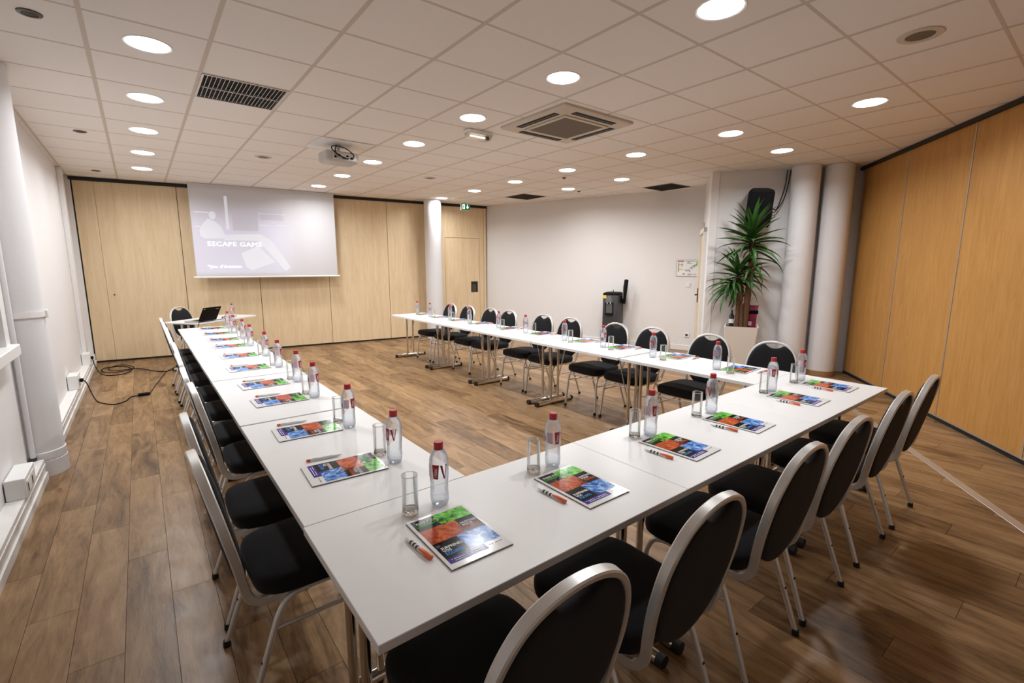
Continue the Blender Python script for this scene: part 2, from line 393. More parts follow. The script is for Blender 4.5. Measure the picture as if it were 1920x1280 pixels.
# room polygon runs counter-clockwise, so the outside is to the right of travel
def frame_on(a, b):
    d = (Vector(b)-Vector(a)).normalized(); ang = math.atan2(d.y, d.x)
    return Matrix.Translation((a[0], a[1], 0)) @ Matrix.Rotation(ang, 4, 'Z')     # local x along wall, local +y into the room
wall('wall_left', (LX, 10.107), (LX, -1.6), 'wall')
wall('wall_front', (LX, -1.6), (2.9, -1.6), 'wall')
wr = wall('wall_right', (2.9, -1.6), (8.11, 2.42), 'dark', t=.12)
wall('wall_corner', (8.11, 2.42), P3, 'wall')
wall('wall_alcove', P3, P2, 'wall')
wall('wall_long', P2, P1, 'wall')
wb = wall('wall_back', P1, (LX, 10.107), 'seam', t=.12)

# right-hand folding partition: tall honey veneer panels with aluminium edges
FR = frame_on((2.9, -1.6), (8.11, 2.42)); LR = math.hypot(5.21, 4.02)
seams = [LR-.10-1.12*k for k in range(0, 7)]
for k in range(len(seams)):
    x1 = seams[k]-.008; x0 = max(seams[k+1]+.008 if k+1 < len(seams) else 0.0, 0.0)
    if x1 > x0: mk('partition_panel', xf(bbox(x0, x1, .002, .035, .045, CEIL-.042, .003, 1), FR), 'honey', wr)
    mk('seam_trim', xf(box(seams[k]-.007, seams[k]+.007, .002, .038, .045, CEIL-.042), FR), 'alu', wr)
mk('bottom_seal', xf(box(0, LR-.1, .002, .028, 0.001, .042), FR), 'rubber', wr)
mk('bottom_rail', xf(box(0, LR-.1, .002, .040, .042, .056), FR), 'alu', wr)
tag(mk('trim_1', xf(box(0, LR-.02, .002, .065, CEIL-.042, CEIL-.004), FR), 'dark'), kind='structure')

# back partition: birch panels, dark seams, pass door in the last panel
FB = frame_on((LX, 10.107), P1); LB = math.hypot(7.21, .857)      # local x from left corner, room is at -y
def bpan(x0, x1, z0=.03, z1=CEIL-.055, name='partition_panel'): return mk(name, xf(bbox(x0, x1, -.035, -.002, z0, z1, .002, 1), FB), 'birch', wb)
ss = [.09, .345, 1.40, 2.53, 3.74, 4.93, 6.02]
for k in range(len(ss)-1): bpan(ss[k]+(.004 if k != 1 else .0015), ss[k+1]-(.004 if k != 0 else .0015))
DX0, DX1, DZ = 6.21, 7.06, 2.165
bpan(6.024, DX0-.006); bpan(DX1+.006, LB-.095); bpan(DX0-.006+.0, DX1+.006, DZ+.006, CEIL-.055)
mk('end_post', xf(bbox(LB-.088, LB-.03, -.045, -.002, .0, CEIL-.055, .004, 1), FB), 'birch', wb)
tag(mk('trim_2', xf(box(.06, LB-.02, -.06, -.002, CEIL-.052, CEIL-.004), FB), 'dark'), kind='structure')
tag(mk('trim_3', xf(box(.074, .088, -.012, -.002, .0, CEIL-.055), FB), 'dark'), kind='structure')
tag(mk('trim_5', xf(box(.001, .0735, -.030, -.002, .0, CEIL-.004), FB), 'whitep'), kind='structure')
mk('bottom_seal', xf(box(.09, LB-.09, -.028, -.002, .001, .028), FB), 'rubber', wb)
d1 = tag(mk('door_1', xf(bbox(DX0, DX1, -.035, -.002, .03, DZ, .002, 1), FB), 'birch'), kind='structure')
hp = mk('handle_plate', xf(bbox(DX1-.225, DX1-.05, -.041, -.035, .95, 1.20, .004, 1), FB), 'steel', d1)
mk('recess', xf(box(DX1-.205, DX1-.07, -.043, -.041, .97, 1.18), FB), 'dark', hp)
mk('pull_flap', xf(bbox(DX1-.200, DX1-.105, -.050, -.043, .975, 1.13, .004, 1), FB), 'steel', hp)
mk('key_cylinder', xf(xf(lathe([(.011, 0), (.011, .012), (.008, .014)], 12), Matrix.Translation((.43, -.035, 1.09)) @ Matrix.Rotation(pi/2, 4, 'X')), FB), 'steel', wb, smooth=40)

# left wall: cable trunking used as skirting, pipe column, conduit, window
tk = tag(mk('baseboard_left', join(box(LX+.001, LX+.085, -1.59, 4.70, .03, .150), box(LX+.001, LX+.085, 5.06, 10.04, .03, .150)), 'whitep'), kind='structure')
mk('floor_bead', join(box(LX+.085, LX+.096, -1.59, 4.70, 0.0005, .055), box(LX+.085, LX+.096, 5.06, 10.03, .0005, .055)), 'whitep', tk)
mk('cover_lip', join(box(LX+.085, LX+.090, -1.59, 4.70, .105, .120), box(LX+.085, LX+.090, 5.06, 10.03, .105, .120)), 'whitep', tk)
tag(mk('trim_4', bbox(LX+.001, LX+.05, 9.20, 9.45, .15, CEIL-.005, .004, 1), 'wall'), kind='structure')
def column(name, x, y, r, label, ring=None):
    t = thing(name, label, 'column', (x, y, 0), 0, 'round columns')
    mk('shaft', lathe([(r, .0008), (r, CEIL-.004)], 48), 'pipe', t, smooth=40)
    if ring: mk('base_ring', lathe([(r+.006, .001), (r+.006, ring[0]), (r+.0005, ring[0]+.004)], 48, cap=False), ring[1], t, smooth=40)
    return t
lc = column('column', LX+.035, 4.88, .15, 'round white pipe column standing against the left wall')
mk('collar', lathe([(.151, .125), (.158, .128), (.158, .185), (.151, .19)], 48, cap=False), 'pipe', lc, smooth=40)
mk('foot_sleeve', lathe([(.160, .001), (.160, .12), (.151, .125)], 48, cap=False), 'pipe', lc, smooth=40)
column('column', 4.965, 9.07, .176, 'round white column in front of the birch partition by the pass door')
column('column', 7.37, 2.88, .176, 'left one of the paired grey-white columns beside the speaker')
column('column', 7.655, 2.575, .176, 'right one of the paired columns next to the honey wood partition', (.07, 'brownbase'))
cd = thing('conduit_pipe', 'thin white vertical conduit beside the left wall column', 'pipe', (LX+.03, 4.70, 0))
mk('pipe', tube([(0, 0, .16), (0, 0, CEIL-.01)], .016, 12), 'pipe', cd, smooth=40)
mk('cap', lathe([(.02, .151), (.02, .175)], 12), 'grey', cd, smooth=40)
st = thing('column_strap', 'white strap bracket around the left wall column', 'bracket', (LX+.035, 4.88, 1.20))
arc = [(.1575*cos(a), .1575*sin(a), 0) for a in [radians(-95+10*k) for k in range(20)]]
mk('band', tube(arc, 0, up=(0, 0, 1), prof=[(-.003, -.02), (.003, -.02), (.003, .02), (-.003, .02)]), 'whitep', st)
mk('clip', bbox(.152, .172, -.03, .01, -.028, .028, .004, 1), 'whitep', st)
wn = tag(mk('window_1', join(box(LX+.0005, LX+.012, 2.7, 4.40, 1.04, 2.45)), 'winglass'), kind='structure')
mk('window_frame', join(box(LX+.001, LX+.045, 4.38, 4.50, .98, 2.53), box(LX+.001, LX+.045, 2.6, 4.38, 2.45, 2.53), box(LX+.001, LX+.045, 2.6, 2.7, .98, 2.45), box(LX+.001, LX+.04, 3.58, 3.63, 1.04, 2.45)), 'whitep', wn)
mk('window_sill', bbox(LX+.001, LX+.085, 2.55, 4.53, .955, 1.03, .006, 1), 'whitep', wn)
# skirtings of the white walls
def skirt(name, a, b, s0, s1):
    f = frame_on(a, b); tag(mk(name, xf(bbox(s0, s1, .001, .016, .0005, .10, .004, 1), f), 'whitep'), kind='structure')
skirt('baseboard_long', P2, P1, .02, 4.70); skirt('baseboard_corner', (8.11, 2.42), P3, .42, 1.98)
# alcove door, seen nearly edge-on
FA = frame_on(P3, P2)
d2 = tag(mk('door_2', xf(bbox(.22, 1.10, .003, .04, .01, 2.06, .003, 1), FA), 'birch'), kind='structure')
mk('door_frame', xf(join(box(.14, .22, .002, .065, 0, 2.13), box(1.10, 1.18, .002, .065, 0, 2.13), box(.14, 1.18, .002, .065, 2.06, 2.13)), FA), 'whitep', d2)
mk('door_handle', xf(join(box(.98, 1.02, .04, .052, .93, 1.17), tube([(1.0, .05, 1.06), (1.0, .085, 1.06), (.88, .09, 1.06)], .010, 8)), FA), 'black', d2)

# ------------------------------------------------------------------ ceiling fittings
def downlight():
    t = thing('downlight', 'x', 'light')
    mk('trim_ring', lathe([(.112, 0), (.128, -.004), (.130, -.0005), (.130, .0)], 32, cap=False), 'whitep', t, smooth=50)
    mk('diffuser', (lathe([(.110, -.003)], 32, cap=False)[0], [list(range(32))]), 'lamp', t)
    la = bpy.data.lights.new('lamp', 'AREA'); la.shape = 'DISK'; la.size = .21; la.energy = LAMP_W; la.spread = LAMP_SPREAD; la.color = LAMP_COL
    lo = bpy.data.objects.new('lamp', la); COL.objects.link(lo); lo.parent = t; lo.location = (0, 0, -.006)
    return t
DL = downlight(); DLme = [c for c in bpy.data.objects if c.parent == DL]; freeze(DL); first = [True]
def lamp(i, j, label, grp):
    x, y = gxy(i+.5, j+.5)
    if first[0]:
        first[0] = False; DL.location = (x, y, CEIL); DL['label'] = label; DL['group'] = grp; return
    clone(DL, (x, y, CEIL), 0, label, grp)
for k, j in enumerate((8, 6, 4, 2, 0)):
    lamp(1, j, 'lit round downlight in the row by the left wall, %s from the birch partition' % ORD[k], 'downlights by the left wall')
for k, j in enumerate((8, 6, 4, 2, 0, -2, -4)):
    lamp(5, j, 'lit round downlight in the row passing the projector, %s from the birch partition' % ORD[k], 'downlights passing the projector')
for k, j in enumerate((8, 6, 4, 2, 0, -2, -4)):
    lamp(9, j, 'lit round downlight above the right table row, %s from the birch partition' % ORD[k], 'downlights above the right tables')
for k, j in enumerate((4, 2, -2)):
    lamp(11, j, 'lit round downlight in the short row near the long white wall, %s from far end' % ORD[k], 'downlights near the long white wall')

def vent(i, j, label, first_big):
    x, y = gxy(i, j); t = thing('ceiling_vent', label, 'vent', (x+.3, y+.3, CEIL), 0, 'slatted ceiling vents')
    mk('frame', join(box(-.29, .29, -.29, -.275, -.006, .012), box(-.29, .29, .275, .29, -.006, .012), box(-.29, -.275, -.275, .275, -.006, .012), box(.275, .29, -.275, .275, -.006, .012), box(-.265, .265, -.006, .006, -.007, .008)), 'alu' if first_big else 'steel', t)
    mk('duct', box(-.275, .275, -.275, .275, .012, .019), 'void', t)
    sl = None
    for k in range(19):
        for s in (-1, 1):
            xx = -.252+k*.028
            vf = [(-.002, -.126, -.004), (.002, -.126, -.004), (.002, .126, -.004), (-.002, .126, -.004), (.004, -.126, .010), (.008, -.126, .010), (.008, .126, .010), (.004, .126, .010)]
            if sl is None: sl = mk('slat', (vf, [[0, 1, 2, 3], [4, 5, 6, 7], [0, 1, 5, 4], [2, 3, 7, 6], [1, 2, 6, 5], [0, 3, 7, 4]]), 'alu' if first_big else 'steel', t, loc=(xx, s*.135, 0))
            else: mk('slat', sl.data, None, t, loc=(xx, s*.135, 0))
vent(2, 1, 'large black slatted ceiling vent nearest the camera', True)
vent(11, 6, 'dark ceiling vent above the far chairs of the right row', False)
vent(13, 2, 'dark ceiling vent above the evacuation plan on the white wall', False)

ac = thing('air_conditioner', 'square cream cassette air conditioner set in the ceiling', 'air conditioner', (3.41, 3.525, CEIL-.03))
S = .457
mk('panel', loft([[(x, y, .029) for x, y in rrect(2*S, 2*S, .02)], [(x, y, .012) for x, y in rrect(2*S, 2*S, .02)], [(x, y, 0) for x, y in rrect(2*S-.05, 2*S-.05, .02)]]), 'beige', ac, smooth=30)
for k in range(4):
    R = Matrix.Rotation(k*pi/2, 4, 'Z')
    lv = mk('louvre_slot', xf(box(-.27, .27, .335, .405, -.0015, .002), R), 'black', ac)
    mk('louvre_blade', xf(box(-.26, .26, .3695, .3715, -.004, -.0015), R), 'alu', lv)
gr = mk('grille_frame', join(bbox(-.29, .29, .255, .29, -.012, .001, .004, 1), bbox(-.29, .29, -.29, -.255, -.012, .001, .004, 1), bbox(-.29, -.255, -.256, .256, -.012, .001, .004, 1), bbox(.255, .29, -.256, .256, -.012, .001, .004, 1)), 'beige', ac)
mk('filter_grille', box(-.256, .256, -.256, .256, -.008, .0005), 'mesh', gr)

el = thing('emergency_light', 'clear boxed emergency light fitting beside the ceiling air conditioner', 'light', (2.87, 4.24, CEIL))
mk('base', bbox(-.15, .15, -.055, .055, -.035, -.001, .008, 2), 'white', el)
mk('cover', loft([[(x, y, -.032) for x, y in rrect(.29, .11, .02)], [(x, y, -.075) for x, y in rrect(.27, .09, .02)], [(x, y, -.082) for x, y in rrect(.25, .07, .02)]]), 'clear', el, smooth=40)
mk('lamp_tube', tube([(-.1, 0, -.055), (.08, 0, -.055)], .008, 10), 'tube', el, smooth=40)
mk('test_block', box(.09, .12, -.02, .02, -.07, -.04), 'steel', el)

def ceil_speaker(x, y, r, label, dk=False):
    t = thing('ceiling_speaker', label, 'speaker', (x, y, CEIL), 0, 'round ceiling speakers')
    mk('rim', lathe([(r*.62, -.004), (r*.66, -.008), (r*.95, -.006), (r, -.0005)], 32, cap=False), 'beige' if not dk else 'steel', t, smooth=40)
    mk('grille', lathe([(r*.63, -.004), (r*.5, -.006), (.002, -.0065)], 32), 'mesh' if not dk else 'dark', t, smooth=40)
ceil_speaker(3.80, .93, .115, 'large round cream ceiling speaker near the right partition')
ceil_speaker(1.38, 6.85, .10, 'round ceiling speaker between the left downlights and the projector')
ceil_speaker(3.72, 6.85, .10, 'round ceiling speaker left of the far vent')
ceil_speaker(-.33, 3.83, .055, 'small unlit recessed spot over the left wall, nearest the camera', True)
ceil_speaker(-.33, 6.73, .055, 'small unlit recessed spot over the left wall, middle one', True)
ceil_speaker(-.34, 9.29, .055, 'small unlit recessed spot over the left wall, next to the partition', True)
def sensor(x, y, label):
    t = thing('ceiling_sensor', label, 'sensor', (x, y, CEIL), 0, 'small ceiling sensors')
    mk('base', lathe([(.03, -.0005), (.03, -.008), (.022, -.012)], 16), 'grey', t, smooth=40); mk('dome', lathe([(.02, -.012), (.014, -.02), (.003, -.024)], 16), 'grey', t, smooth=40)
sensor(5.35, 5.55, 'tiny dark ceiling sensor between two downlights above the right tables'); sensor(6.5, 6.35, 'tiny dark ceiling sensor close to the far vent')

# projector hanging from a white tile
pr = thing('projector', 'white ceiling projector hanging from a bracket, cables looped behind', 'projector', (1.93, 5.70, CEIL), radians(2))
mk('ceiling_plate', box(-.28, .31, -.29, .28, -.006, -.003), 'white', pr)
mk('mount_pole', tube([(0, .0, -.004), (0, 0, -.085)], .022, 12), 'alu', pr, smooth=40)
mk('mount_arm', join(tube([(-.13, -.08, -.085), (.13, .08, -.085)], .007), tube([(-.13, .08, -.085), (.13, -.08, -.085)], .007)), 'black', pr)
pb = mk('body', loft([[(x, y, -.088) for x, y in rrect(.35, .26, .03)], [(x, y, -.095) for x, y in rrect(.37, .28, .035)], [(x, y, -.185) for x, y in rrect(.37, .28, .035)], [(x, y, -.2) for x, y in rrect(.33, .24, .03)]]), pm('projector_shell', (.50, .485, .47), .45), pr, smooth=30)
mk('port_panel', box(-.12, .15, -.143, -.139, -.18, -.105), 'alu', pb)
mk('vent_slots', join(*[box(.187, .19, -.1+.02*k, -.09+.02*k, -.17, -.11) for k in range(10)]), 'black', pb)
mk('ports', join(*[box(-.10+.045*k, -.075+.045*k, -.146, -.142, -.165+.02*(k % 2), -.145+.02*(k % 2)) for k in range(5)]), 'black', pb)
mk('lens', xf(lathe([(.045, 0), (.045, .03), (.03, .03), (.005, .022)], 20), Matrix.Translation((-.08, .138, -.145)) @ Matrix.Rotation(-pi/2, 4, 'X')), 'lens', pb, smooth=40)
for P in ([(-.03, -.02, -.01), (-.1, -.08, -.04), (-.11, -.14, -.09), (-.03, -.17, -.15), (.02, -.145, -.16)], [(-.02, -.02, -.01), (-.07, -.1, -.06), (-.08, -.17, -.13), (.03, -.16, -.165), (.06, -.145, -.16)], [(0, -.02, -.01), (.06, -.1, -.05), (.11, -.17, -.12), (.10, -.15, -.165)]):
    mk('cable', tube(crom(P, 6), .0055, 6), 'black', pr, smooth=60)

# exit sign
FBx = math.atan2(-.857, 7.21)
ex = thing('exit_sign', 'green emergency exit sign with white arrow and running figure', 'sign', (5.60, 8.80, CEIL), FBx)
mk('hanger', join(box(-.008, .008, -.008, .008, -.05, -.002)), 'white', ex)
mk('casing', bbox(-.105, .105, -.02, .02, -.185, -.045, .004, 1), 'white', ex)
fc = mk('face', box(-.10, .10, -.0225, -.0205, -.18, -.05), 'green', ex)
mk('door_symbol', join(box(-.075, -.02, -.024, -.0228, -.165, -.065)), 'exitw', fc)
rf = [(-.05, -.075, .008)]
mk('running_figure', join(box(-.056, -.044, -.0255, -.0242, -.088, -.076), box(-.06, -.04, -.0255, -.0242, -.125, -.092), box(-.068, -.056, -.0255, -.0242, -.16, -.125), box(-.044, -.034, -.0255, -.0242, -.155, -.125)), 'green', fc)
mk('arrow', join(box(.032, .052, -.024, -.0228, -.12, -.065), ([(.01, -.024, -.115), (.075, -.024, -.115), (.042, -.024, -.165), (.01, -.0228, -.115), (.075, -.0228, -.115), (.042, -.0228, -.165)], [[0, 1, 2], [3, 4, 5], [0, 1, 4, 3], [1, 2, 5, 4], [2, 0, 3, 5]])), 'exitw', fc)

# ------------------------------------------------------------------ projection screen
SA, SB = Vector((.765, 9.60)), Vector((3.035, 9.37)); sang = math.atan2((SB-SA).y, (SB-SA).x); SW = (SB-SA).length
sc_ = thing('projection_screen', 'white projection screen hanging from the ceiling, showing a washed-out slide', 'screen', (SA.x, SA.y, CEIL), sang)
SH = 1.53
mk('cassette', box(.0, SW, .01, .09, -.008, -.002), 'white', sc_)
mk('fabric', box(0, SW, 0, .002, -SH, -.006), 'screen', sc_)
mk('weight_bar', xf(tube([(-.04, .001, 0), (SW+.04, .001, 0)], .016, 12), Matrix.Translation((0, 0, -SH-.012))), 'white', sc_, smooth=40)
def onscr(poly, lay): return ([(u*SW, -.0006*lay, -v*SH) for u, v in poly], [list(range(len(poly)))])
def spart(name, polys, mat, lay): return flatmk(name, join(*[onscr(p, lay) for p in polys]), mat, sc_)
def rc(u0, u1, v0, v1): return [(u0, v0), (u1, v0), (u1, v1), (u0, v1)]
spart('slide_image', [rc(.004, .996, .05, .995)], 'img', 1)
spart('slide_shade', [rc(.26, .43, .27, .49), rc(.45, .61, .22, .36)], 'imgd', 2)
spart('slide_figure', [[(.05, .56), (.045, .5), (.07, .43), (.105, .37), (.15, .40), (.185, .45), (.20, .53), (.25, .55), (.25, .575), (.08, .59)], [(.135+.022*cos(a), .335+.045*sin(a)) for a in [2*pi*k/16 for k in range(16)]]], 'imgw', 2)
spart('slide_lines', [rc(.217, .237, .12, .48), rc(.022, .115, .30, .312), rc(.44, .62, .285, .297), rc(.44, .51, .415, .427), rc(.56, .62, .41, .422), rc(.022, .07, .455, .465)], 'imgw', 2)
spart('slide_table', [[(.20, .54), (.44, .52), (.52, .60), (.64, .90), (.60, .945), (.5, .74), (.42, .60), (.2, .60)], [(.30, .74), (.42, .66), (.53, .84), (.37, .98*.95), (.33, .90)]], 'imgw', 2)
def scrtext(s, u, v, h, mat):
    t = text(s, h); return flatmk('slide_lettering', ([(u*SW+x*1.25, -.0024, -v*SH+y) for x, y, z in t[0]], t[1]), mat, sc_)
scrtext('ESCAPE GAME', .085, .665, .105, 'exitw'); scrtext("*Jeu d'évasion", .075, .905, .072, 'exitw')

# ------------------------------------------------------------------ tables
TH, TL, TWD = .735, 1.19, .597
def make_table():
    t = thing('folding_table', 'x', 'table')
    mk('tabletop', bbox(-TL/2+.0008, TL/2-.0008, -TWD/2, TWD/2, TH-.025, TH, .0015, 1), 'tabletop', t)
    eb = mk('apron', join(box(-.42, .42, -.12, -.09, TH-.055, TH-.0251), box(-.42, .42, .09, .12, TH-.055, TH-.0251)), 'black', t)
    up = None; ft = None; cp = None
    for s in (-1, 1):
        x = s*(TL/2-.055)
        f = mk('foot_bar', tube([(0, -.255, .026), (0, .255, .026)], .0255, 14), 'chrome', t, smooth=40, loc=(x, 0, 0)) if ft is None else mk('foot_bar', ft.data, None, t, loc=(x, 0, 0))
        ft = ft or f
        for e in (-1, 1):
            c = mk('end_cap', tube([(0, 0, .0265), (0, .03, .0265)], .0262, 14), 'rubber', f, smooth=40, loc=(0, e*.262-.015, 0)) if cp is None else mk('end_cap', cp.data, None, f, loc=(0, e*.262-.015, 0))
            cp = cp or c
        for e in (-1, 1):
            u = mk('upright', tube([(0, 0, .035), (0, 0, TH-.0252)], .0145, 12), 'chrome', t, smooth=40, loc=(x, e*.055, 0)) if up is None else mk('upright', up.data, None, t, loc=(x, e*.055, 0))
            up = up or u
        mk('hinge_plate', box(x-.035, x+.035, -.13, .13, TH-.034, TH-.0252), 'black', t)
        mk('brace_rod', tube([(x-s*.012, 0, .12), (x-s*.17, 0, TH-.056)], .006, 8), 'chrome', t, smooth=40)
    return t
T0 = make_table(); freeze(T0); usedT = [False]
def table(x, y, rz, label, grp):
    if not usedT[0]:
        usedT[0] = True; T0.location = (x, y, 0); T0.rotation_euler = (0, 0, rz); T0['label'] = label; T0['group'] = grp; return T0
    return clone(T0, (x, y, 0), rz, label, grp)
NY = 1.193
for k, nm in enumerate(('left corner', 'middle', 'right corner')):
    table(.33+TL/2+TL*k+.0, NY, 0, 'white folding table of the near row, %s one' % nm, 'white tables of the U')
for k in range(5):
    table(.335+TWD/2, 1.4935+TL/2+(TL+.001)*k*1.014, pi/2, 'white folding table of the left row, %s from the near corner' % ORD[k], 'white tables of the U')
    table(3.905-TWD/2, 1.4935+TL/2+(TL+.001)*k*1.022, pi/2, 'white folding table of the right row, %s from the near corner' % ORD[k], 'white tables of the U')
LT = radians(43.0); LTC = (.86, 8.74)
table(LTC[0], LTC[1], LT, 'white folding table set askew by the birch partition, carrying the laptop', 'white tables of the U')

# ------------------------------------------------------------------ chairs
def make_chair():
    t = thing('banquet_chair', 'x', 'chair')
    def sring(k, z, top=0):
        out = []
        for i in range(40):
            a = 2*pi*i/40; c, s = cos(a), sin(a); e = .42
            x = math.copysign(abs(c)**e, c); y = math.copysign(abs(s)**e, s)
            w = .218+.012*y
            out.append((x*w*k, .04+y*.225*k, z+(0 if not top else top*(1-abs(x)**3)*(1-abs(y)**3))))
        return out
    mk('seat', loft([sring(.93, .408), sring(.985, .413), sring(1, .43), sring(1, .455), sring(.975, .470), sring(.90, .478, .002), sring(.6, .482, .002), sring(.2, .4835, .001)]), 'fabric', t, smooth=50)
    mk('seat_pan', loft([sring(.90, .397), sring(.92, .4078)]), 'frame', t)
    H = [(.183, -.03, .399), (.182, -.12, .399), (.180, -.175, .404), (.179, -.205, .425), (.181, -.22, .46), (.191, -.231, .52), (.201, -.246, .60), (.205, -.262, .675), (.197, -.278, .752), (.174, -.292, .815), (.135, -.302, .865), (.076, -.309, .897), (0, -.311, .908)]
    full = H+[(-x, y, z) for x, y, z in H[-2::-1]]
    pth = crom(full, 4)
    # flat bar: wide along the chair depth, slim across
    rings = []
    for i, p in enumerate(pth):
        tg = (pth[min(i+1, len(pth)-1)]-pth[max(i-1, 0)]).normalized()
        dep = Vector((0, 1, .19)) if p.z > .45 else Vector((0, 0, 1)).lerp(Vector((0, 1, .19)), max(0, min(1, (p.z-.40)/.05)))
        dep = (dep-tg*dep.dot(tg)).normalized(); sd = tg.cross(dep).normalized(); w, h = .0155, .0095
        pr_ = [(-w, -h*.55), (-w*.75, -h), (w*.75, -h), (w, -h*.55), (w, h*.55), (w*.75, h), (-w*.75, h), (-w, h*.55)]
        rings.append([tuple(p+dep*a+sd*b) for a, b in pr_])
    mk('back_frame', loft(rings), 'frame', t, smooth=40)
    # backrest pad follows the hoop, with the hand-hold gap under its top
    out = []
    up_ = [(p.x*.968, .668+(p.z-.668)*.968) for p in pth if p.z >= .664]          # follows the inside of the hoop
    for x, z in up_: out.append((x, min(z, .856+(x/.085)**2*.038) if abs(x) < .1 else z))
    for i in range(1, 24):
        a = pi+pi*i/24; out.append((.199*cos(a), .664+.237*sin(a)))
    cz = .655
    def pring(k, dy): return [(x*k, -.228-((cz+(z-cz)*k)-.5)*.19+dy, cz+(z-cz)*k) for x, z in out]
    mk('backrest', loft([pring(.02, -.021), pring(.35, -.021), pring(.65, -.0205), pring(.86, -.019), pring(.95, -.016), pring(.985, -.010), pring(1, -.003), pring(1, .007), pring(.985, .015), pring(.95, .021), pring(.86, .026), pring(.65, .029), pring(.35, .030), pring(.02, .030)]), 'fabric', t, smooth=60)
    lg = {}
    for s in (-1, 1):
        for nm, P in (('r', [(.214, -.245, .018), (.203, -.135, .33), (.199, -.10, .383), (.196, -.045, .401), (.195, .05, .401)]), ('f', [(.226, .245, .018), (.209, .213, .33), (.204, .185, .385), (.199, .13, .401), (.195, .0502, .401)])):
            PP = [(s*P[0][0], P[0][1], P[0][2])]+[tuple(q) for q in crom([(s*x, y, z) for x, y, z in P[1:]], 5)]
            l = mk('leg', tube(PP, .0115, 8), 'frame', t, smooth=50)
            mk('foot_cap', lathe([(.0145, .0), (.0150, .003), (.0140, .026)], 12), 'rubber', l, smooth=40, loc=(s*P[0][0]*1.0, P[0][1]*1.004, 0))
            if nm == 'r': mk('bumper', xf(lathe([(.006, 0), (.006, .012)], 8), Matrix.Translation((s*.2075, -.185, .19)) @ Matrix.Rotation(-s*pi/2*0+pi/2, 4, 'X')), 'rubber', l)
        mk('stretcher', tube([(s*.204, -.150, .295), (s*.212, .218, .295)], .008, 8), 'frame', t, smooth=50)
    mk('cross_bar', tube([(-.206, .205, .362), (.206, .205, .362)], .008, 8), 'frame', t, smooth=50)
    mk('rear_bar', tube([(-.196, -.03, .389), (.196, -.03, .389)], .008, 8), 'frame', t, smooth=50)
    return t
C0 = make_chair(); freeze(C0); usedC = [False]
def chair(x, y, rz, label, grp):
    if not usedC[0]:
        usedC[0] = True; C0.location = (x, y, 0); C0.rotation_euler = (0, 0, rz); C0['label'] = label; C0['group'] = grp; return
    clone(C0, (x, y, 0), rz, label, grp)
nearX = [.650, 1.200, 1.840, 2.355, 3.015, 3.60]; nearA = [0, 1, 0, -1, 0, 1]
for k, x in enumerate(nearX):
    chair(x, .925, radians(nearA[k]), 'black oval-back silver-framed chair at the near table row, %s from the left' % ORD[k], 'chairs at the near table row')
leftY = [1.885, 2.41, 3.06, 3.56, 4.20, 4.82, 5.48, 6.08, 6.68, 7.27]; leftX = [.395, .405, .475, .47, .475, .48, .475, .48, .475, .47]; leftA = [2, 0, 1, -1, 0, 1, 0, -1, 0, 1]
for k in range(10):
    chair(leftX[k], leftY[k], -pi/2+radians(leftA[k]), 'black oval-back silver-framed chair at the left table row, %s from the near corner' % ORD[k], 'chairs at the left table row')
rightY = [1.76, 2.32, 2.96, 3.47, 4.17, 4.68, 5.44, 5.90, 6.52, 7.08]; rightA = [0, 1, 0, -2, 1, 0, -1, 0, 1, 0]
for k in range(10):
    chair(3.885, rightY[k], pi/2+radians(rightA[k]), 'black oval-back silver-framed chair at the right table row, %s from the near corner' % ORD[k], 'chairs at the right table row')
chair(.655, 8.865, radians(-136), 'black oval-back silver-framed chair behind the laptop table', 'chairs at the left table row')

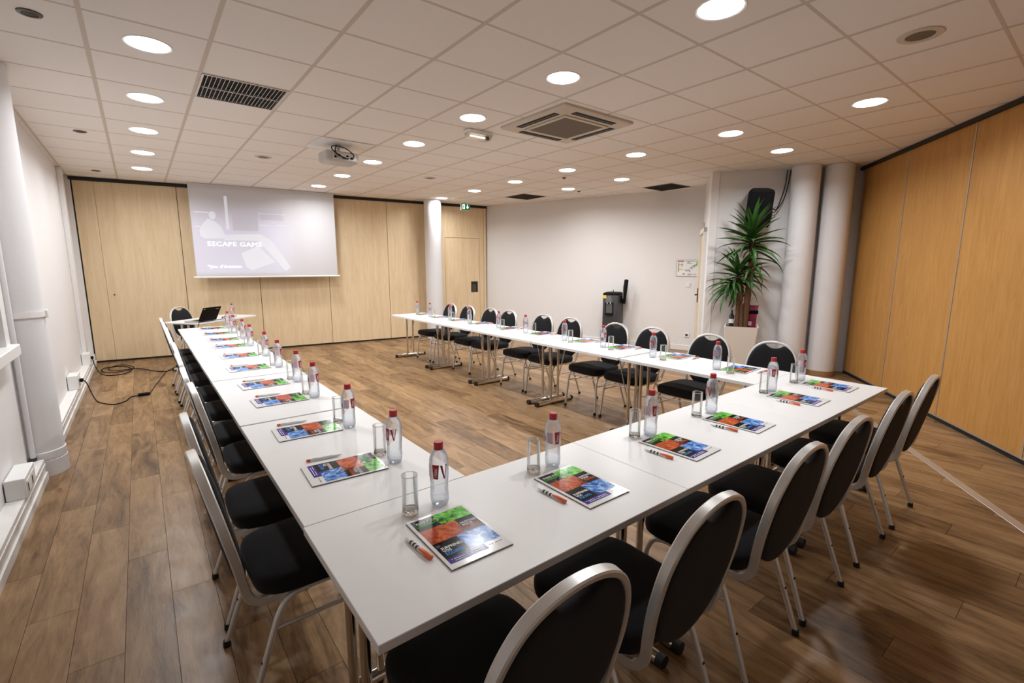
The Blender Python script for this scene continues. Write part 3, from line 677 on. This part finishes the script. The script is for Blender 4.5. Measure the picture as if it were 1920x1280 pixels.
# ------------------------------------------------------------------ bottles, glasses, brochures, pens
def cyl(vf, r, a0, z0, rotv=False):
    """wrap flat xy geometry round a vertical cylinder; rotv turns it to read upwards"""
    out = []
    for x, y, z in vf[0]:
        u, v = (-y, x) if rotv else (x, y)
        a = a0+u/r; out.append((r*cos(a), r*sin(a), z0+v))
    return out, vf[1]
def gridpoly(corn, n=6):
    """quad (bl, br, tr, tl) subdivided across so that it can be bent"""
    V, F = [], []
    for k in range(n+1):
        t = k/n
        V += [tuple(Vector(corn[0]).lerp(Vector(corn[1]), t))+(0,), tuple(Vector(corn[3]).lerp(Vector(corn[2]), t))+(0,)]
    for k in range(n): F.append([2*k, 2*k+2, 2*k+3, 2*k+1])
    return V, F
def make_bottle():
    t = thing('water_bottle', 'x', 'bottle')
    prof = [(.010, .0015), (.022, .0005), (.0275, .003), (.0305, .010), (.0318, .020), (.0318, .034), (.0308, .046), (.0300, .058), (.0306, .064), (.0299, .070), (.0305, .077), (.0300, .084), (.0318, .091), (.0312, .095), (.0325, .100), (.0325, .150), (.0318, .156), (.0322, .160), (.0300, .172), (.0262, .184), (.0205, .194), (.0155, .200), (.0130, .2035), (.0130, .215)]
    flute = lambda a, z: 1-(.10*max(0, 1-z/.034))*(.5+.5*cos(5*a))-(.02*max(0, 1-z/.05))*(.5+.5*cos(15*a))
    mk('water_body', lathe(prof, 40, flute), 'pet', t, smooth=60)
    cp = mk('cap', join(lathe([(.0150, .200), (.0158, .2005), (.0158, .2225), (.0148, .2245), (.006, .225)], 30, lambda a, z: 1+.012*cos(30*a))), 'red', t, smooth=25)
    mk('neck_ring', lathe([(.0135, .1985), (.0162, .1985), (.0162, .2), (.0135, .2)], 24, cap=False), 'red', t)
    R = .0330
    mk('label_patch', cyl(gridpoly([(-.0085, -.024), (.0085, -.024), (.0125, .026), (-.0125, .026)]), R, 0, .127), 'labelred', t)
    v = text('Vittel', .0165, bold=.025); mk('brand_lettering', cyl(([(x-.022, y-.0055, 0) for x, y, z in v[0]], v[1]), R+.0003, 0, .129, True), 'white', t)
    vv = join(gridpoly([(-.0015, -.024), (.0030, -.024), (-.0055, .024), (-.0140, .024)], 2), gridpoly([(.0005, -.024), (.0030, -.024), (.0120, .024), (.0085, .024)], 2), gridpoly([(.0055, .0215), (.0145, .0215), (.0145, .024), (.0055, .024)], 2))
    mk('letter_v', cyl(vv, R, .90, .127), 'labelred', t)
    mk('label_print', join(cyl(gridpoly([(-.013, -.022), (.013, -.022), (.013, .022), (-.013, .022)]), R, -1.0, .127)), 'pink', t)
    sm = join(*[cyl(gridpoly([(-.010, -.019+.006*k), (.010-.003*(k % 3), -.019+.006*k), (.010-.003*(k % 3), -.0165+.006*k), (-.010, -.0165+.006*k)], 3), R+.0003, -1.0, .127) for k in range(7)])
    tag(mk('small_print', sm, 'lilac', t), kind='stuff')
    mk('barcode', join(*[cyl(gridpoly([(-.010+.0032*k, -.02), (-.0085+.0032*k+.0006*(k % 2), -.02), (-.0085+.0032*k+.0006*(k % 2), .004), (-.010+.0032*k, .004)], 1), R, -1.95, .127) for k in range(7)]), 'ink', t)['kind'] = 'stuff'
    return t
B0 = make_bottle(); freeze(B0); usedB = [False]
def bottle(x, y, rz, label, grp):
    z = TH+.0005
    if not usedB[0]:
        usedB[0] = True; B0.location = (x, y, z); B0.rotation_euler = (0, 0, rz); B0['label'] = label; B0['group'] = grp; return
    clone(B0, (x, y, z), rz, label, grp)
def make_glass():
    t = thing('drinking_glass', 'x', 'glass')
    mk('tumbler', lathe([(.0272, .010), (.0268, .131), (.0262, .1325), (.0256, .131), (.0252, .016), (.002, .0155)], 32, cap=False), 'glass', t, smooth=50)
    mk('thick_base', lathe([(.0235, .0), (.0262, .003), (.0272, .010), (.0252, .0158), (.002, .0155)], 24, lambda a, z: 1-.02*(.5+.5*cos(12*a))), 'glassb', t, smooth=30)
    mk('rim', lathe([(.0268, .1305), (.0273, .1325), (.0264, .1340), (.0256, .1320)], 32, cap=False), 'glassb', t, smooth=60)
    return t
G0 = make_glass(); freeze(G0); usedG = [False]
def glass(x, y, label, grp):
    z = TH+.0005
    if not usedG[0]:
        usedG[0] = True; G0.location = (x, y, z); G0['label'] = label; G0['group'] = grp; return
    clone(G0, (x, y, z), random.uniform(0, 6), label, grp)
BW, BH = .207, .292
def make_brochure():
    t = thing('brochure', 'x', 'brochure')
    mk('pages', join(box(-BW/2+.001, BW/2-.002, -BH/2+.001, BH/2-.001, .0008, .0040)), 'paper', t)
    mk('back_cover', box(-BW/2, BW/2, -BH/2, BH/2, .0, .0008), 'ink', t)
    mk('front_cover', box(-BW/2, BW/2, -BH/2, BH/2, .0040, .0048), 'paper', t)
    Z = .0051
    def q(u0, u1, v0, v1, z=Z): return [(-BW/2+u*BW, BH/2-v*BH, z) for u, v in ((u0, v1), (u1, v1), (u1, v0), (u0, v0))], [[0, 1, 2, 3]]
    flatmk('text_panel', q(.05, .42, .03, .255), 'ink', t); flatmk('text_panel', q(.645, .955, .255, .54), 'ink', t); flatmk('text_panel', q(.05, .45, .54, .84), 'ink', t)
    flatmk('photo_panel', q(.42, .955, .03, .255), 'phg', t); flatmk('photo_panel', q(.05, .645, .255, .54), 'pho', t); flatmk('photo_panel', q(.45, .955, .54, .82), 'phb', t)
    flatmk('contact_band', join(q(.05, .45, .84, .925), q(.45, .66, .82, .925)), 'purple', t)
    def tx(s, u, v, h, sx=1): w = text(s, h, bold=.022); return [(-BW/2+u*BW+x*sx, BH/2-v*BH+y, Z+.0003) for x, y, z in w[0]], w[1]
    flatmk('lettering', tx('PARIEZ SUR', .10, .125, .0165, .82), 'white', t); flatmk('lettering', join(tx('INVESTISSEZ', .665, .375, .0150, .70), tx('POUR', .665, .425, .0165, .85)), 'white', t); flatmk('lettering', join(tx('SURPRENEZ', .10, .68, .0165, .82), tx('VOS', .10, .73, .0165, .85)), 'white', t)
    flatmk('lettering', join(tx("L'ORIGINALITÉ", .07, .178, .0165, .68)), 'lgreen', t)
    flatmk('lettering', join(tx('FÉDÉRER', .665, .48, .0170, .78)), 'lorange', t)
    flatmk('lettering', join(tx('ÉQUIPES', .10, .785, .0175, .85)), 'lblue', t)
    tag(flatmk('small_print', join(*[q(u, u+w, v, v+.008, Z+.0003) for u, v, w in ((.10, .865, .02), (.14, .867, .16), (.34, .865, .02), (.38, .867, .20), (.14, .895, .44))]), 'white', t), kind='stuff')
    tag(flatmk('brand_print', join(*[q(.70+.026*k, .70+.026*k+.014, .872, .882, Z+.0003) for k in range(9) if k != 3]), 'ink', t), kind='stuff')
    return t
R0 = make_brochure(); freeze(R0); usedR = [False]
def brochure(x, y, rz, label, grp):
    z = TH+.0005
    if not usedR[0]:
        usedR[0] = True; R0.location = (x, y, z); R0.rotation_euler = (0, 0, rz); R0['label'] = label; R0['group'] = grp; return
    clone(R0, (x, y, z), rz, label, grp)
def make_pen():
    """lies along y, tip towards +y"""
    t = thing('ballpoint_pen', 'x', 'pen')
    RX = Matrix.Rotation(-pi/2, 4, 'X')
    mk('barrel', xf(lathe([(.0045, -.035), (.0052, -.02), (.0055, .0), (.0055, .045), (.0042, .062), (.0012, .072)], 14), Matrix.Translation((0, 0, .0056)) @ RX), 'white', t, smooth=50)
    for k, m in enumerate(('pnavy', 'pbrown', 'pgreen')):
        mk('colour_button', xf(lathe([(.0040, 0), (.0060, .002), (.0062, .0055), (.0060, .009), (.0040, .011)], 12), Matrix.Translation((0, .0-.004+.0165*k, .0064)) @ RX), m, t, smooth=50)
    mk('clip', tube(crom([(0, -.008, .0075), (.001, -.03, .0085), (.003, -.052, .0075), (.005, -.068, .0060)], 4), [.0045+.0008*min(i, 6)/2 for i in range(13)], 10), 'orange', t, smooth=60)
    return t
def make_pen_b():
    t = thing('ballpoint_pen', 'x', 'pen'); RX = Matrix.Rotation(-pi/2, 4, 'X')
    mk('barrel', xf(lathe([(.0052, -.058), (.0056, -.03), (.0056, .045), (.0042, .062), (.0012, .072)], 14), Matrix.Translation((0, 0, .0057)) @ RX), 'white', t, smooth=50)
    mk('clip', tube(crom([(0, -.02, .0100), (.001, -.045, .0110), (.001, -.062, .0085)], 4), .0022, 8), 'white', t, smooth=60)
    mk('end_cap', xf(lathe([(.0030, -.072), (.0056, -.069), (.0060, -.060), (.0056, -.056)], 14), Matrix.Translation((0, 0, .0060)) @ RX), 'orange', t, smooth=50)
    tag(flatmk('printed_line', join(*[([(.0012*c, -.012+.006*k+.002*d, .01135) for c, d in ((-1, -1), (1, -1), (1, 1), (-1, 1))], [[0, 1, 2, 3]]) for k in range(8)]), 'ink', t), kind='stuff')
    return t
N1 = make_pen_b(); freeze(N1); usedN1 = [False]
N0 = make_pen(); freeze(N0); usedN = [False]
def pen(x, y, rz, label, grp, b=False):
    z = TH+.0006
    if b:
        if not usedN1[0]:
            usedN1[0] = True; N1.location = (x, y, z); N1.rotation_euler = (0, 0, rz); N1['label'] = label; N1['group'] = grp
        else: clone(N1, (x, y, z), rz, label, grp)
        return
    if not usedN[0]:
        usedN[0] = True; N0.location = (x, y, z); N0.rotation_euler = (0, 0, rz); N0['label'] = label; N0['group'] = grp; return
    clone(N0, (x, y, z), rz, label, grp)
def setting(k, row, end, br, bo, gl, pe, rz, grp):
    w = '%s from the %s' % (ORD[k], end)
    brochure(br[0], br[1], rz+br[2], 'glossy brochure with colourful photo panels, %s, %s' % (row, w), 'brochures on the tables')
    bottle(bo[0], bo[1], bo[2], 'clear water bottle with red cap, %s, %s' % (row, w), 'water bottles on the tables')
    glass(gl[0], gl[1], 'empty clear tumbler, %s, %s' % (row, w), 'tumblers on the tables')
    pen(pe[0], pe[1], rz+pe[2], 'white and orange pen, %s, %s' % (row, w), 'pens beside the brochures', row.startswith('left'))
nb = [.693, 1.228, 1.868, 2.412, 3.150, 3.655]; nbo = [.745, 1.268, 1.888, 2.450, 3.198, 3.672]; ngl = [.638, 1.172, 1.806, 2.338, 3.115, 3.562]
nro = [radians(a) for a in (-140, -100, -115, 134, -147, -115)]
for k in range(6):
    setting(k, 'near table row', 'left', (nb[k], 1.160, radians((-1, 0, 2, 2, 1, 1)[k])), (nbo[k], (1.362, 1.356, 1.330, 1.335, 1.34, 1.35)[k], nro[k]), (ngl[k], 1.368-.004*k), ([.560, 1.082, 1.705, 2.252, 2.987, 3.50][k], 1.163-.008*(k > 1), radians((3, 2, 2, 4, 1, 3)[k])), 0, '')
lb = [(.583, 1.852), (.590, 2.422), (.608, 3.095), (.613, 3.59), (.625, 4.25), (.655, 4.90), (.665, 5.55), (.675, 6.10), (.68, 6.70), (.69, 7.30)]
lbo = [(.773, 1.79), (.775, 2.345), (.795, 3.03), (.82, 3.53), (.826, 4.14), (.845, 4.74), (.838, 5.44), (.862, 6.03), (.852, 6.62), (.868, 7.20)]
for k in range(10):
    setting(k, 'left table row', 'near corner', (*lb[k], radians((-3, -2, 1, 2, 1, 0, 2, 1, 0, 2)[k])), (*lbo[k], radians((-168, -68, -58, -60, -52, -66, -60, -45, -80, -50)[k])), (lbo[k][0]-.017, lbo[k][1]+.115), (lb[k][0]-.035, lb[k][1]+.148, radians((-8, -6, -6, -5, -4, -5, -6, -4, -5, -5)[k])), -pi/2, '')
rb = [(3.70, 1.80), (3.79, 2.42), (3.79, 3.04), (3.80, 3.565), (3.80, 4.28), (3.80, 4.92), (3.80, 5.60), (3.77, 6.15), (3.76, 6.68), (3.78, 7.28)]
rbo = [(3.545, 1.91), (3.575, 2.53), (3.63, 3.165), (3.62, 3.71), (3.67, 4.44), (3.69, 5.02), (3.72, 5.78), (3.70, 6.29), (3.67, 6.87), (3.69, 7.36)]
rgl = [(3.50, 1.775), (3.54, 2.40), (3.58, 3.02), (3.59, 3.585), (3.70, 4.32), (3.63, 4.86), (3.63, 5.62), (3.645, 6.13), (3.66, 6.74), (3.645, 7.25)]
for k in range(10):
    setting(k, 'right table row', 'near corner', (*rb[k], radians((4, 2, -2, 1, 2, 0, 2, 1, -3, 2)[k])), (*rbo[k], radians((95, 170, -100, 160, 150, 200, 80, 120, 170, 110)[k])), rgl[k], (rb[k][0]+.02, rb[k][1]-.165, radians((-6, 4, 3, -3, 2, 5, -4, 2, 3, 1)[k])), pi/2, '')
bottle(1.12, 8.70, radians(-60), 'clear water bottle with red cap standing on the laptop table', 'water bottles on the tables')

# ------------------------------------------------------------------ laptop
lp = thing('laptop', 'open black laptop with its lid back towards the camera', 'laptop', (.74, 8.27, TH+.0005), radians(43))
# local: x along the hinge, +y to the user
base = mk('base', bbox(-.17, .17, .0, .235, .0, .020, .004, 1), 'alu', lp)
mk('keyboard', box(-.15, .15, .03, .135, .0201, .0212), 'black', base); mk('touchpad', box(-.05, .05, .15, .215, .0201, .0206), 'grey', base)
LR_ = Matrix.Translation((0, .004, .018)) @ Matrix.Rotation(radians(28), 4, 'X')
lid = mk('lid', xf(bbox(-.17, .17, -.006, .004, .0, .225, .003, 1), LR_), 'black', lp)
mk('display', xf(box(-.158, .158, .0042, .0050, .015, .212), LR_), 'lens', lid)
mk('lid_badge', xf(box(.075, .135, -.0068, -.006, .188, .199), LR_), 'alu', lid)
mk('corner_badge', xf(box(-.155, -.13, -.0068, -.006, .195, .21), LR_), 'alu', lid)
mk('hinge', xf(tube([(-.12, 0, .010), (.12, 0, .010)], .009, 8), Matrix.Identity(4)), 'grey', lp, smooth=40)
cbl = thing('laptop_cable', 'black cable running from the laptop over the table edge', 'cable', (0, 0, 0))
mk('cord', tube(crom([(.70, 8.225, TH+.008), (.645, 8.17, TH+.012), (.60, 8.10, TH-.05), (.585, 8.09, TH-.3), (.58, 8.10, .12), (.565, 8.20, .006), (.48, 8.55, .006), (.30, 8.80, .006)], 6), .004, 6), 'black', cbl, smooth=60)
wr_ = thing('video_cable', 'dark cable lying on the laptop table behind the bottles', 'cable', (0, 0, 0))
mk('cord', tube(crom([(.86, 8.37, TH+.010), (.95, 8.50, TH+.006), (1.02, 8.64, TH+.006), (.98, 8.78, TH+.006), (1.08, 8.90, TH+.006), (1.2, 8.86, TH+.006)], 6), .005, 6), 'black', wr_, smooth=60)

# ------------------------------------------------------------------ water cooler on the long wall
nl = Vector((-.951, -.309)); wc = thing('water_cooler', 'charcoal water cooler against the long white wall', 'water cooler', (7.25, 6.10, 0), math.atan2(nl.y, nl.x)+pi/2)
# local -y is the front
mk('cabinet', join(bbox(-.15, .15, -.15, .17, .03, 1.0, .012, 2)), 'grey', wc, smooth=30)
mk('plinth', box(-.14, .14, -.14, .16, .0005, .03), 'black', wc)
tp = mk('lid', loft([[(x, y, 1.0) for x, y in rrect(.31, .33, .03, cy=.01)], [(x, y, 1.03) for x, y in rrect(.31, .33, .03, cy=.01)], [(x, y, 1.05) for x, y in rrect(.22, .24, .03, cy=.01)]]), 'black', wc, smooth=30)
mk('lid_knob', lathe([(.008, 1.05), (.008, 1.085), (.005, 1.09)], 12), 'black', tp, smooth=40)
fp = mk('tap_hood', xf(loft([[(x, y, 0) for x, y in [(.075*cos(a), .13*sin(a)) for a in [pi*k/16 for k in range(17)]]], [(x*.85, y*.9, .03) for x, y in [(.075*cos(a), .13*sin(a)) for a in [pi*k/16 for k in range(17)]]]]), Matrix.Translation((-.015, -.15, .855)) @ Matrix.Rotation(pi/2, 4, 'X')), pm('smoked_plastic', (.16, .16, .165), .25), wc, smooth=30)
mk('tap', join(tube([(-.045, -.165, .855), (-.045, -.185, .83)], .009, 8), tube([(.02, -.165, .855), (.02, -.185, .83)], .009, 8)), 'white', fp, smooth=40)
M['niche'] = pm('niche_grey', (.10, .10, .105), .5)
rcs = mk('drip_recess', box(-.10, .075, -.153, -.1505, .62, .85), 'black', wc)
mk('recess_panel', box(-.075, .05, -.156, -.1532, .65, .83), 'niche', rcs)
mk('drip_tray', bbox(-.095, .07, -.19, -.1532, .615, .635, .004, 1), 'black', rcs)
mk('notice_sticker', box(-.152, -.075, -.1525, -.1505, .93, .99), 'yellow', wc)
cupt = mk('cup_dispenser', xf(lathe([(.034, 0), (.04, .01), (.04, .45), (.03, .465)], 20), Matrix.Translation((.20, .03, .83)) @ Matrix.Rotation(radians(6), 4, 'Y')), 'black', wc, smooth=40)
mk('bracket', box(.15, .17, .0, .06, .85, .98), 'black', cupt)
mk('cup_slot', xf(box(.190, .20, -.0125, -.0095, .93, 1.18), Matrix.Translation((.007, 0, 0))), 'alu', cupt)

# ------------------------------------------------------------------ fittings on the long wall (local x from P2 towards P1)
FL = frame_on(P2, P1)
def onwall(name, label, cat, s, z, fr=FL, group=None):
    t = thing(name, label, cat, (0, 0, 0), 0, group); t.matrix_world = fr @ Matrix.Translation((s, 0, z)); return t
ep = onwall('evacuation_plan', 'framed evacuation plan with green corner on the white wall', 'sign', .215, 1.51)
mk('frame', join(box(-.205, .205, .001, .014, .138, .148), box(-.205, .205, .001, .014, -.148, -.138), box(-.205, -.195, .001, .014, -.138, .138), box(.195, .205, .001, .014, -.138, .138)), 'alu', ep)
sh = mk('sheet', box(-.195, .195, .001, .010, -.138, .138), 'paper', ep)
# seen from the room local +x runs to the LEFT
def pr2(name, rects, mat): mk(name, join(*[box(-b, -a, .0102, .0112, c, d) for a, b, c, d in rects]), mat, sh)
pr2('green_mark', [(.145, .19, .035, .125)], 'lgreen'); pr2('title_bar', [(-.18, -.07, .112, .13)], 'red'); pr2('yellow_bar', [(-.175, -.075, -.035, -.02)], 'yellow')
pr2('legend_bars', [(-.175, -.08, .055, .068), (-.175, -.155, -.07, .10), (-.115, -.10, .02, .10), (-.09, -.05, -.12, -.09)], 'mapg')
mk('floor_plan', join(*[box(-(x+.03), -x, .0102, .0112, y, y+.022) for x, y in ((-.03, -.06), (-.01, -.045), (.01, -.05), (.03, -.01), (.05, .005), (.07, .02), (.09, .03), (.11, .04), (.125, .045), (.02, -.07), (.06, -.02), (.1, .01), (-.05, -.05), (-.02, .08), (.0, .085))]), 'mapg', sh)
mk('plan_lines', join(*[box(-(x+w), -x, .0102, .0112, y, y+.006) for x, y, w in ((0, -.11, .09), (.1, -.11, .05), (-.03, .115, .16), (.02, .08, .05), (.0, -.125, .06))]), 'ink', sh)
sw = onwall('light_switch', 'white square light switch below the evacuation plan', 'switch', .20, 1.205)
mk('plate', bbox(-.045, .045, .001, .012, -.045, .045, .004, 1), 'white', sw); mk('rocker', bbox(-.028, .028, .012, .017, -.028, .028, .003, 1), 'white', sw)
def socket(label, s, z):
    t = onwall('wall_socket', label, 'socket', s, z, group='wall sockets')
    mk('plate', bbox(-.045, .045, .001, .014, -.045, .045, .004, 1), 'white', t); mk('well', xf(lathe([(.024, .0142), (.022, .0148)], 20), Matrix.Rotation(-pi/2, 4, 'X')), 'steel', t)
socket('white wall socket low on the wall below the light switch', .17, .29); socket('white wall socket on the long wall right of the water cooler', .95, .29); socket('white wall socket on the long wall behind the middle right chairs', 2.55, .29)
dt = onwall('motion_detector', 'small cream detector box on the wall above the alcove door', 'sensor', 1.02, 2.22, FA)
mk('box', bbox(-.05, .05, .001, .05, -.045, .045, .008, 2), 'beige', dt); mk('lens', bbox(-.03, .03, .05, .056, -.03, .01, .004, 1), 'white', dt)

# ------------------------------------------------------------------ loudspeaker above the plant
FC = frame_on((8.11, 2.42), P3)
sx = math.hypot(8.11-6.75, 2.42-3.90)-.60
spk = onwall('loudspeaker', 'black loudspeaker on a wall bracket above the yucca plant', 'speaker', sx, 2.36, FC)
TM = Matrix.Translation((0, .21, 0)) @ Matrix.Rotation(radians(-14), 4, 'X') @ Matrix.Rotation(radians(-12), 4, 'Z')
def spr(k, y, kz=1): return [(x*k, y, z*kz*(1)) for x, z in rrect(.33, .52, .05)]
bd = mk('cabinet', xf(loft([spr(.72, -.14, .94), spr(.78, -.13, .97), spr(.98, .08, 1), spr(1, .1, 1), spr(.97, .125, .99), spr(.9, .13, .95)]), TM), 'black', spk, smooth=35)
mk('grille', xf(loft([[(x, .1305, z) for x, z in rrect(.27, .45, .04)], [(x*.97, .138, z*.98) for x, z in rrect(.27, .45, .04)]]), TM), 'black', bd)
mk('woofer', xf(xf(lathe([(.10, 0), (.105, .004), (.06, .001), (.02, .003)], 24), Matrix.Translation((0, .1385, -.07)) @ Matrix.Rotation(-pi/2, 4, 'X')), TM), 'black', bd, smooth=40)
mk('horn', xf(xf(lathe([(.06, 0), (.065, .004), (.02, .001)], 20), Matrix.Translation((0, .1385, .12)) @ Matrix.Rotation(-pi/2, 4, 'X')), TM), 'black', bd, smooth=40)
mk('side_handle', xf(bbox(-.178, -.150, -.07, .05, -.16, -.02, .01, 2), TM), 'black', bd)
mk('bracket', join(box(-.05, .05, .001, .008, -.15, .15), box(-.025, .025, .008, .10, -.03, .03)), 'black', spk)
for o_ in (0, .018):
    w = onwall('speaker_cable', 'black cable looping from the loudspeaker up to the ceiling, %s strand' % ('outer' if o_ == 0 else 'inner'), 'cable', sx, 2.36, FC, 'speaker cables')
    mk('cord', tube(crom([(-.15+o_, .16, .02-o_*3), (-.26+o_, .12, -.02-o_*2), (-.36+o_*2, .06, .10), (-.42+o_*2, .03, .30), (-.45+o_*2.5, .02, .53)], 7), .006, 6), 'black', w, smooth=60)

# ------------------------------------------------------------------ yucca in its planter
PX, PY = 6.787, 3.33; pang = math.atan2(-.43, -.90)+pi/2
pt = thing('planter', 'tall tapered cream square planter in front of the corner wall', 'planter', (PX, PY, 0), pang)
def sq(w, z, r=.012): return [(x, y, z) for x, y in rrect(w, w, r, 2)]
mk('pot', loft([sq(.30, .0005), sq(.44, .70), sq(.40, .70), sq(.385, .64)], cap=False), 'cream', pt)
mk('bottom', (sq(.30, .001), [list(range(len(sq(.3, 0))))]), 'cream', pt)
mk('soil', ([(x, y, .655+.012*random.random()) for x, y, z in sq(.392, 0)], [list(range(len(sq(.3, 0))))]), 'soil', pt)
yp = thing('yucca_plant', 'tall yucca with bare trunks and spiky green crowns in the planter', 'plant', (PX, PY, .66), pang)
def trunk(P, r0, r1):
    c = crom(P, 8); n = len(c); mk('trunk', tube(c, [(r0+(r1-r0)*i/n)*(1+.16*(i % 2)) for i in range(n)], 10), 'bark', yp, smooth=50); return c[-1]
# local: x to the right as seen from the camera, -y towards the camera
tA = trunk([(.035, .0, -.02), (.045, 0, .3), (.06, 0, .6), (.075, .0, .98), (.05, 0, 1.24)], .044, .036)
tB = trunk([(-.05, .03, -.02), (-.05, .02, .3), (-.04, .02, .55), (-.09, .0, .76)], .042, .034)
tC = trunk([(.0, -.05, -.02), (-.01, -.05, .25), (-.01, -.05, .36)], .024, .02)
def leafmesh(L, w, droop, fold=.35):
    V, F = [], []; n = 8
    for i in range(n+1):
        t = i/n; ww = w*(min(1, .45+t*3)*(1-t**3.2)+.02); a = droop*t*t
        x = L*t*cos(a*.8); z = -L*t*sin(a*.8)*1.0
        V += [(x, -ww/2, z+ww*fold), (x, 0, z), (x, ww/2, z+ww*fold)]
    for i in range(n):
        F += [[3*i, 3*i+1, 3*i+4, 3*i+3], [3*i+1, 3*i+2, 3*i+5, 3*i+4]]
    return V, F
LM = []
for L_, w_, d_ in ((.46, .062, .15), (.40, .056, .45), (.36, .05, .95), (.50, .06, .35)):
    o = mk('leaf', leafmesh(L_, w_, d_), 'leaf', yp, smooth=80); LM.append(o.data); bpy.data.objects.remove(o)
o = mk('leaf', leafmesh(.26, .02, 1.2), 'leaf2', yp, smooth=80); DRY = o.data; bpy.data.objects.remove(o)
def leaf(c, az, el, me, s, hgt):
    q = mk('leaf', me, None, yp); q.location = (c[0], c[1], c[2]+hgt); q.rotation_euler = (random.uniform(-.3, .3), -el, az); s *= .62 if sin(az) > .35 else 1; q.scale = (s, s, s)
def crown(c, n, s, e0, e1, spread, meset):
    for k in range(n):
        t = k/n; az = k*2.399+random.uniform(-.25, .25); el = e0+(e1-e0)*t+random.uniform(-.12, .12)
        leaf(c, az, el, meset[0] if el > .7 else random.choice(meset[1:] if el < .1 else (meset[0], meset[3])), s*random.uniform(.85, 1.12), spread*(t-.5))
crown(tA, 70, 1.0, -.35, 1.35, .26, LM)
crown(tB, 44, .88, -.55, 1.30, .16, LM)
crown(Vector((-.17, .0, .62)), 44, .82, -.9, .3, .12, LM)
crown(Vector((.09, 0, .88)), 14, .75, -.8, -.1, .25, LM)
for k in range(22):
    leaf((.08, 0, .90+.12*random.random()), random.uniform(0, 6.28), random.uniform(-1.2, .1), DRY, random.uniform(.6, 1.05), 0)
gb = thing('gift_bag', 'crimson paper bag tucked behind the yucca trunks', 'bag', (PX+.10*cos(pang)-.11*sin(pang), PY+.10*sin(pang)+.11*cos(pang), .668), pang)
mk('bag_body', loft([[(x, y, 0) for x, y in rrect(.17, .08, .004, 1)], [(x, y, .20) for x, y in rrect(.18, .07, .004, 1)], [(x+.015, y, .32) for x, y in rrect(.18, .03, .004, 1)]]), 'bag', gb)
mk('dark_band', box(-.09, .105, -.039, -.0375, .20, .25), 'ink', gb); mk('pale_print', box(-.05, .03, -.0445, -.0425, .03, .09), 'pink', gb)
gbt = thing('dark_bottle', 'dark green bottle with pale label beside the yucca trunk', 'bottle', (PX-.135*cos(pang)-.03*sin(pang), PY-.135*sin(pang)+.03*cos(pang), .668))
mk('glass_body', lathe([(.03, 0), (.035, .005), (.035, .16), (.012, .21), (.012, .25)], 20), 'lens', gbt, smooth=40); mk('label', lathe([(.0355, .06), (.0355, .12)], 20, cap=False), 'paper', gbt, smooth=60)

# ------------------------------------------------------------------ sockets, cables and strip on the left and right floor edges
def trunk_box(y, l, h, label, plugs):
    t = thing('socket_box', label, 'socket', (LX+.086, y, .0), 0, 'socket boxes on the trunking')
    mk('housing', bbox(-.08, .012, -l/2, l/2, .1505, .15+h, .006, 2), 'white', t)
    for k in range(plugs):
        f = mk('socket_face', box(.0122, .015, -l/2+.03+.0+k*(l-.05)/max(1, plugs), -l/2+.03+(k+1)*(l-.05)/max(1, plugs)-.012, .165, .15+h-.03), 'whitep', t)
        mk('holes', box(.0152, .0165, -l/2+.045+k*(l-.05)/max(1, plugs), -l/2+.065+k*(l-.05)/max(1, plugs), .18, .15+h-.05), 'dark', f)
trunk_box(4.10, .32, .13, 'large white socket box on the trunking, nearest the camera', 2)
trunk_box(7.35, .26, .16, 'white socket box on the trunking with the charger plugged in', 1)
trunk_box(9.08, .22, .16, 'white socket box on the trunking beside the birch partition', 1)
def cable(label, P, r=.006, name='floor_cable', grp='cables on the floor', plug=None):
    t = thing(name, label, 'cable', (0, 0, 0), 0, grp); mk('cord', tube(crom(P, 7), r, 6), 'black', t, smooth=60); return t
z = .0065
c1 = cable('coiled black extension cable on the floor by the birch partition', [(LX+.115, 9.05, .24), (-.62, 9.02, .10), (-.56, 8.92, z), (-.45, 8.73, z), (-.29, 8.77, z), (-.22, 9.10, z), (-.34, 9.45, z), (-.55, 9.42, z), (-.56, 9.10, .012), (-.42, 8.92, .012), (-.25, 9.0, .014), (-.20, 9.25, .014), (-.36, 9.55, .012), (-.50, 9.30, .016), (-.40, 9.02, .018), (-.15, 9.05, .012), (.11, 8.62, z), (.27, 8.66, z), (.40, 8.95, z)])
mk('plug', bbox(LX+.1005, LX+.13, 9.03, 9.07, .22, .26, .006, 1), 'black', c1)
c2 = cable('thin black charger cable with adapter brick on the left floor', [(LX+.125, 7.33, .235), (-.60, 7.30, .20), (-.54, 7.18, .03), (-.476, 7.01, z), (-.354, 6.84, z), (-.26, 6.93, z), (-.21, 7.12, z), (-.13, 7.13, z)], .0055)
mk('plug', bbox(LX+.1005, LX+.135, 7.31, 7.35, .215, .255, .006, 1), 'black', c2)
mk('adapter', bbox(-.145, -.03, 7.10, 7.16, .001, .032, .006, 2), 'black', c2)
mk('thin_cord', tube(crom([(-.035, 7.13, .012), (.03, 7.6, z), (.12, 8.15, z), (.20, 8.6, z), (.33, 8.9, z)], 6), .004, 6), 'black', c2, smooth=60)
fs = tag(mk('floor_strip', xf(bbox(0, 4.6, -.032, .032, .0003, .004, .0015, 1), Matrix.Translation((2.90, -.62, 0)) @ Matrix.Rotation(radians(36.2), 4, 'Z')), 'alu'), 'long aluminium threshold strip on the floor along the honey partition', 'strip')

# cycles: keep enough transparent bounces for rows of glasses, tame fireflies
SC.cycles.max_bounces = 10; SC.cycles.diffuse_bounces = 5; SC.cycles.transparent_max_bounces = 24; SC.cycles.transmission_bounces = 8
SC.cycles.sample_clamp_indirect = 6.0; SC.cycles.caustics_reflective = False; SC.cycles.use_denoising = True
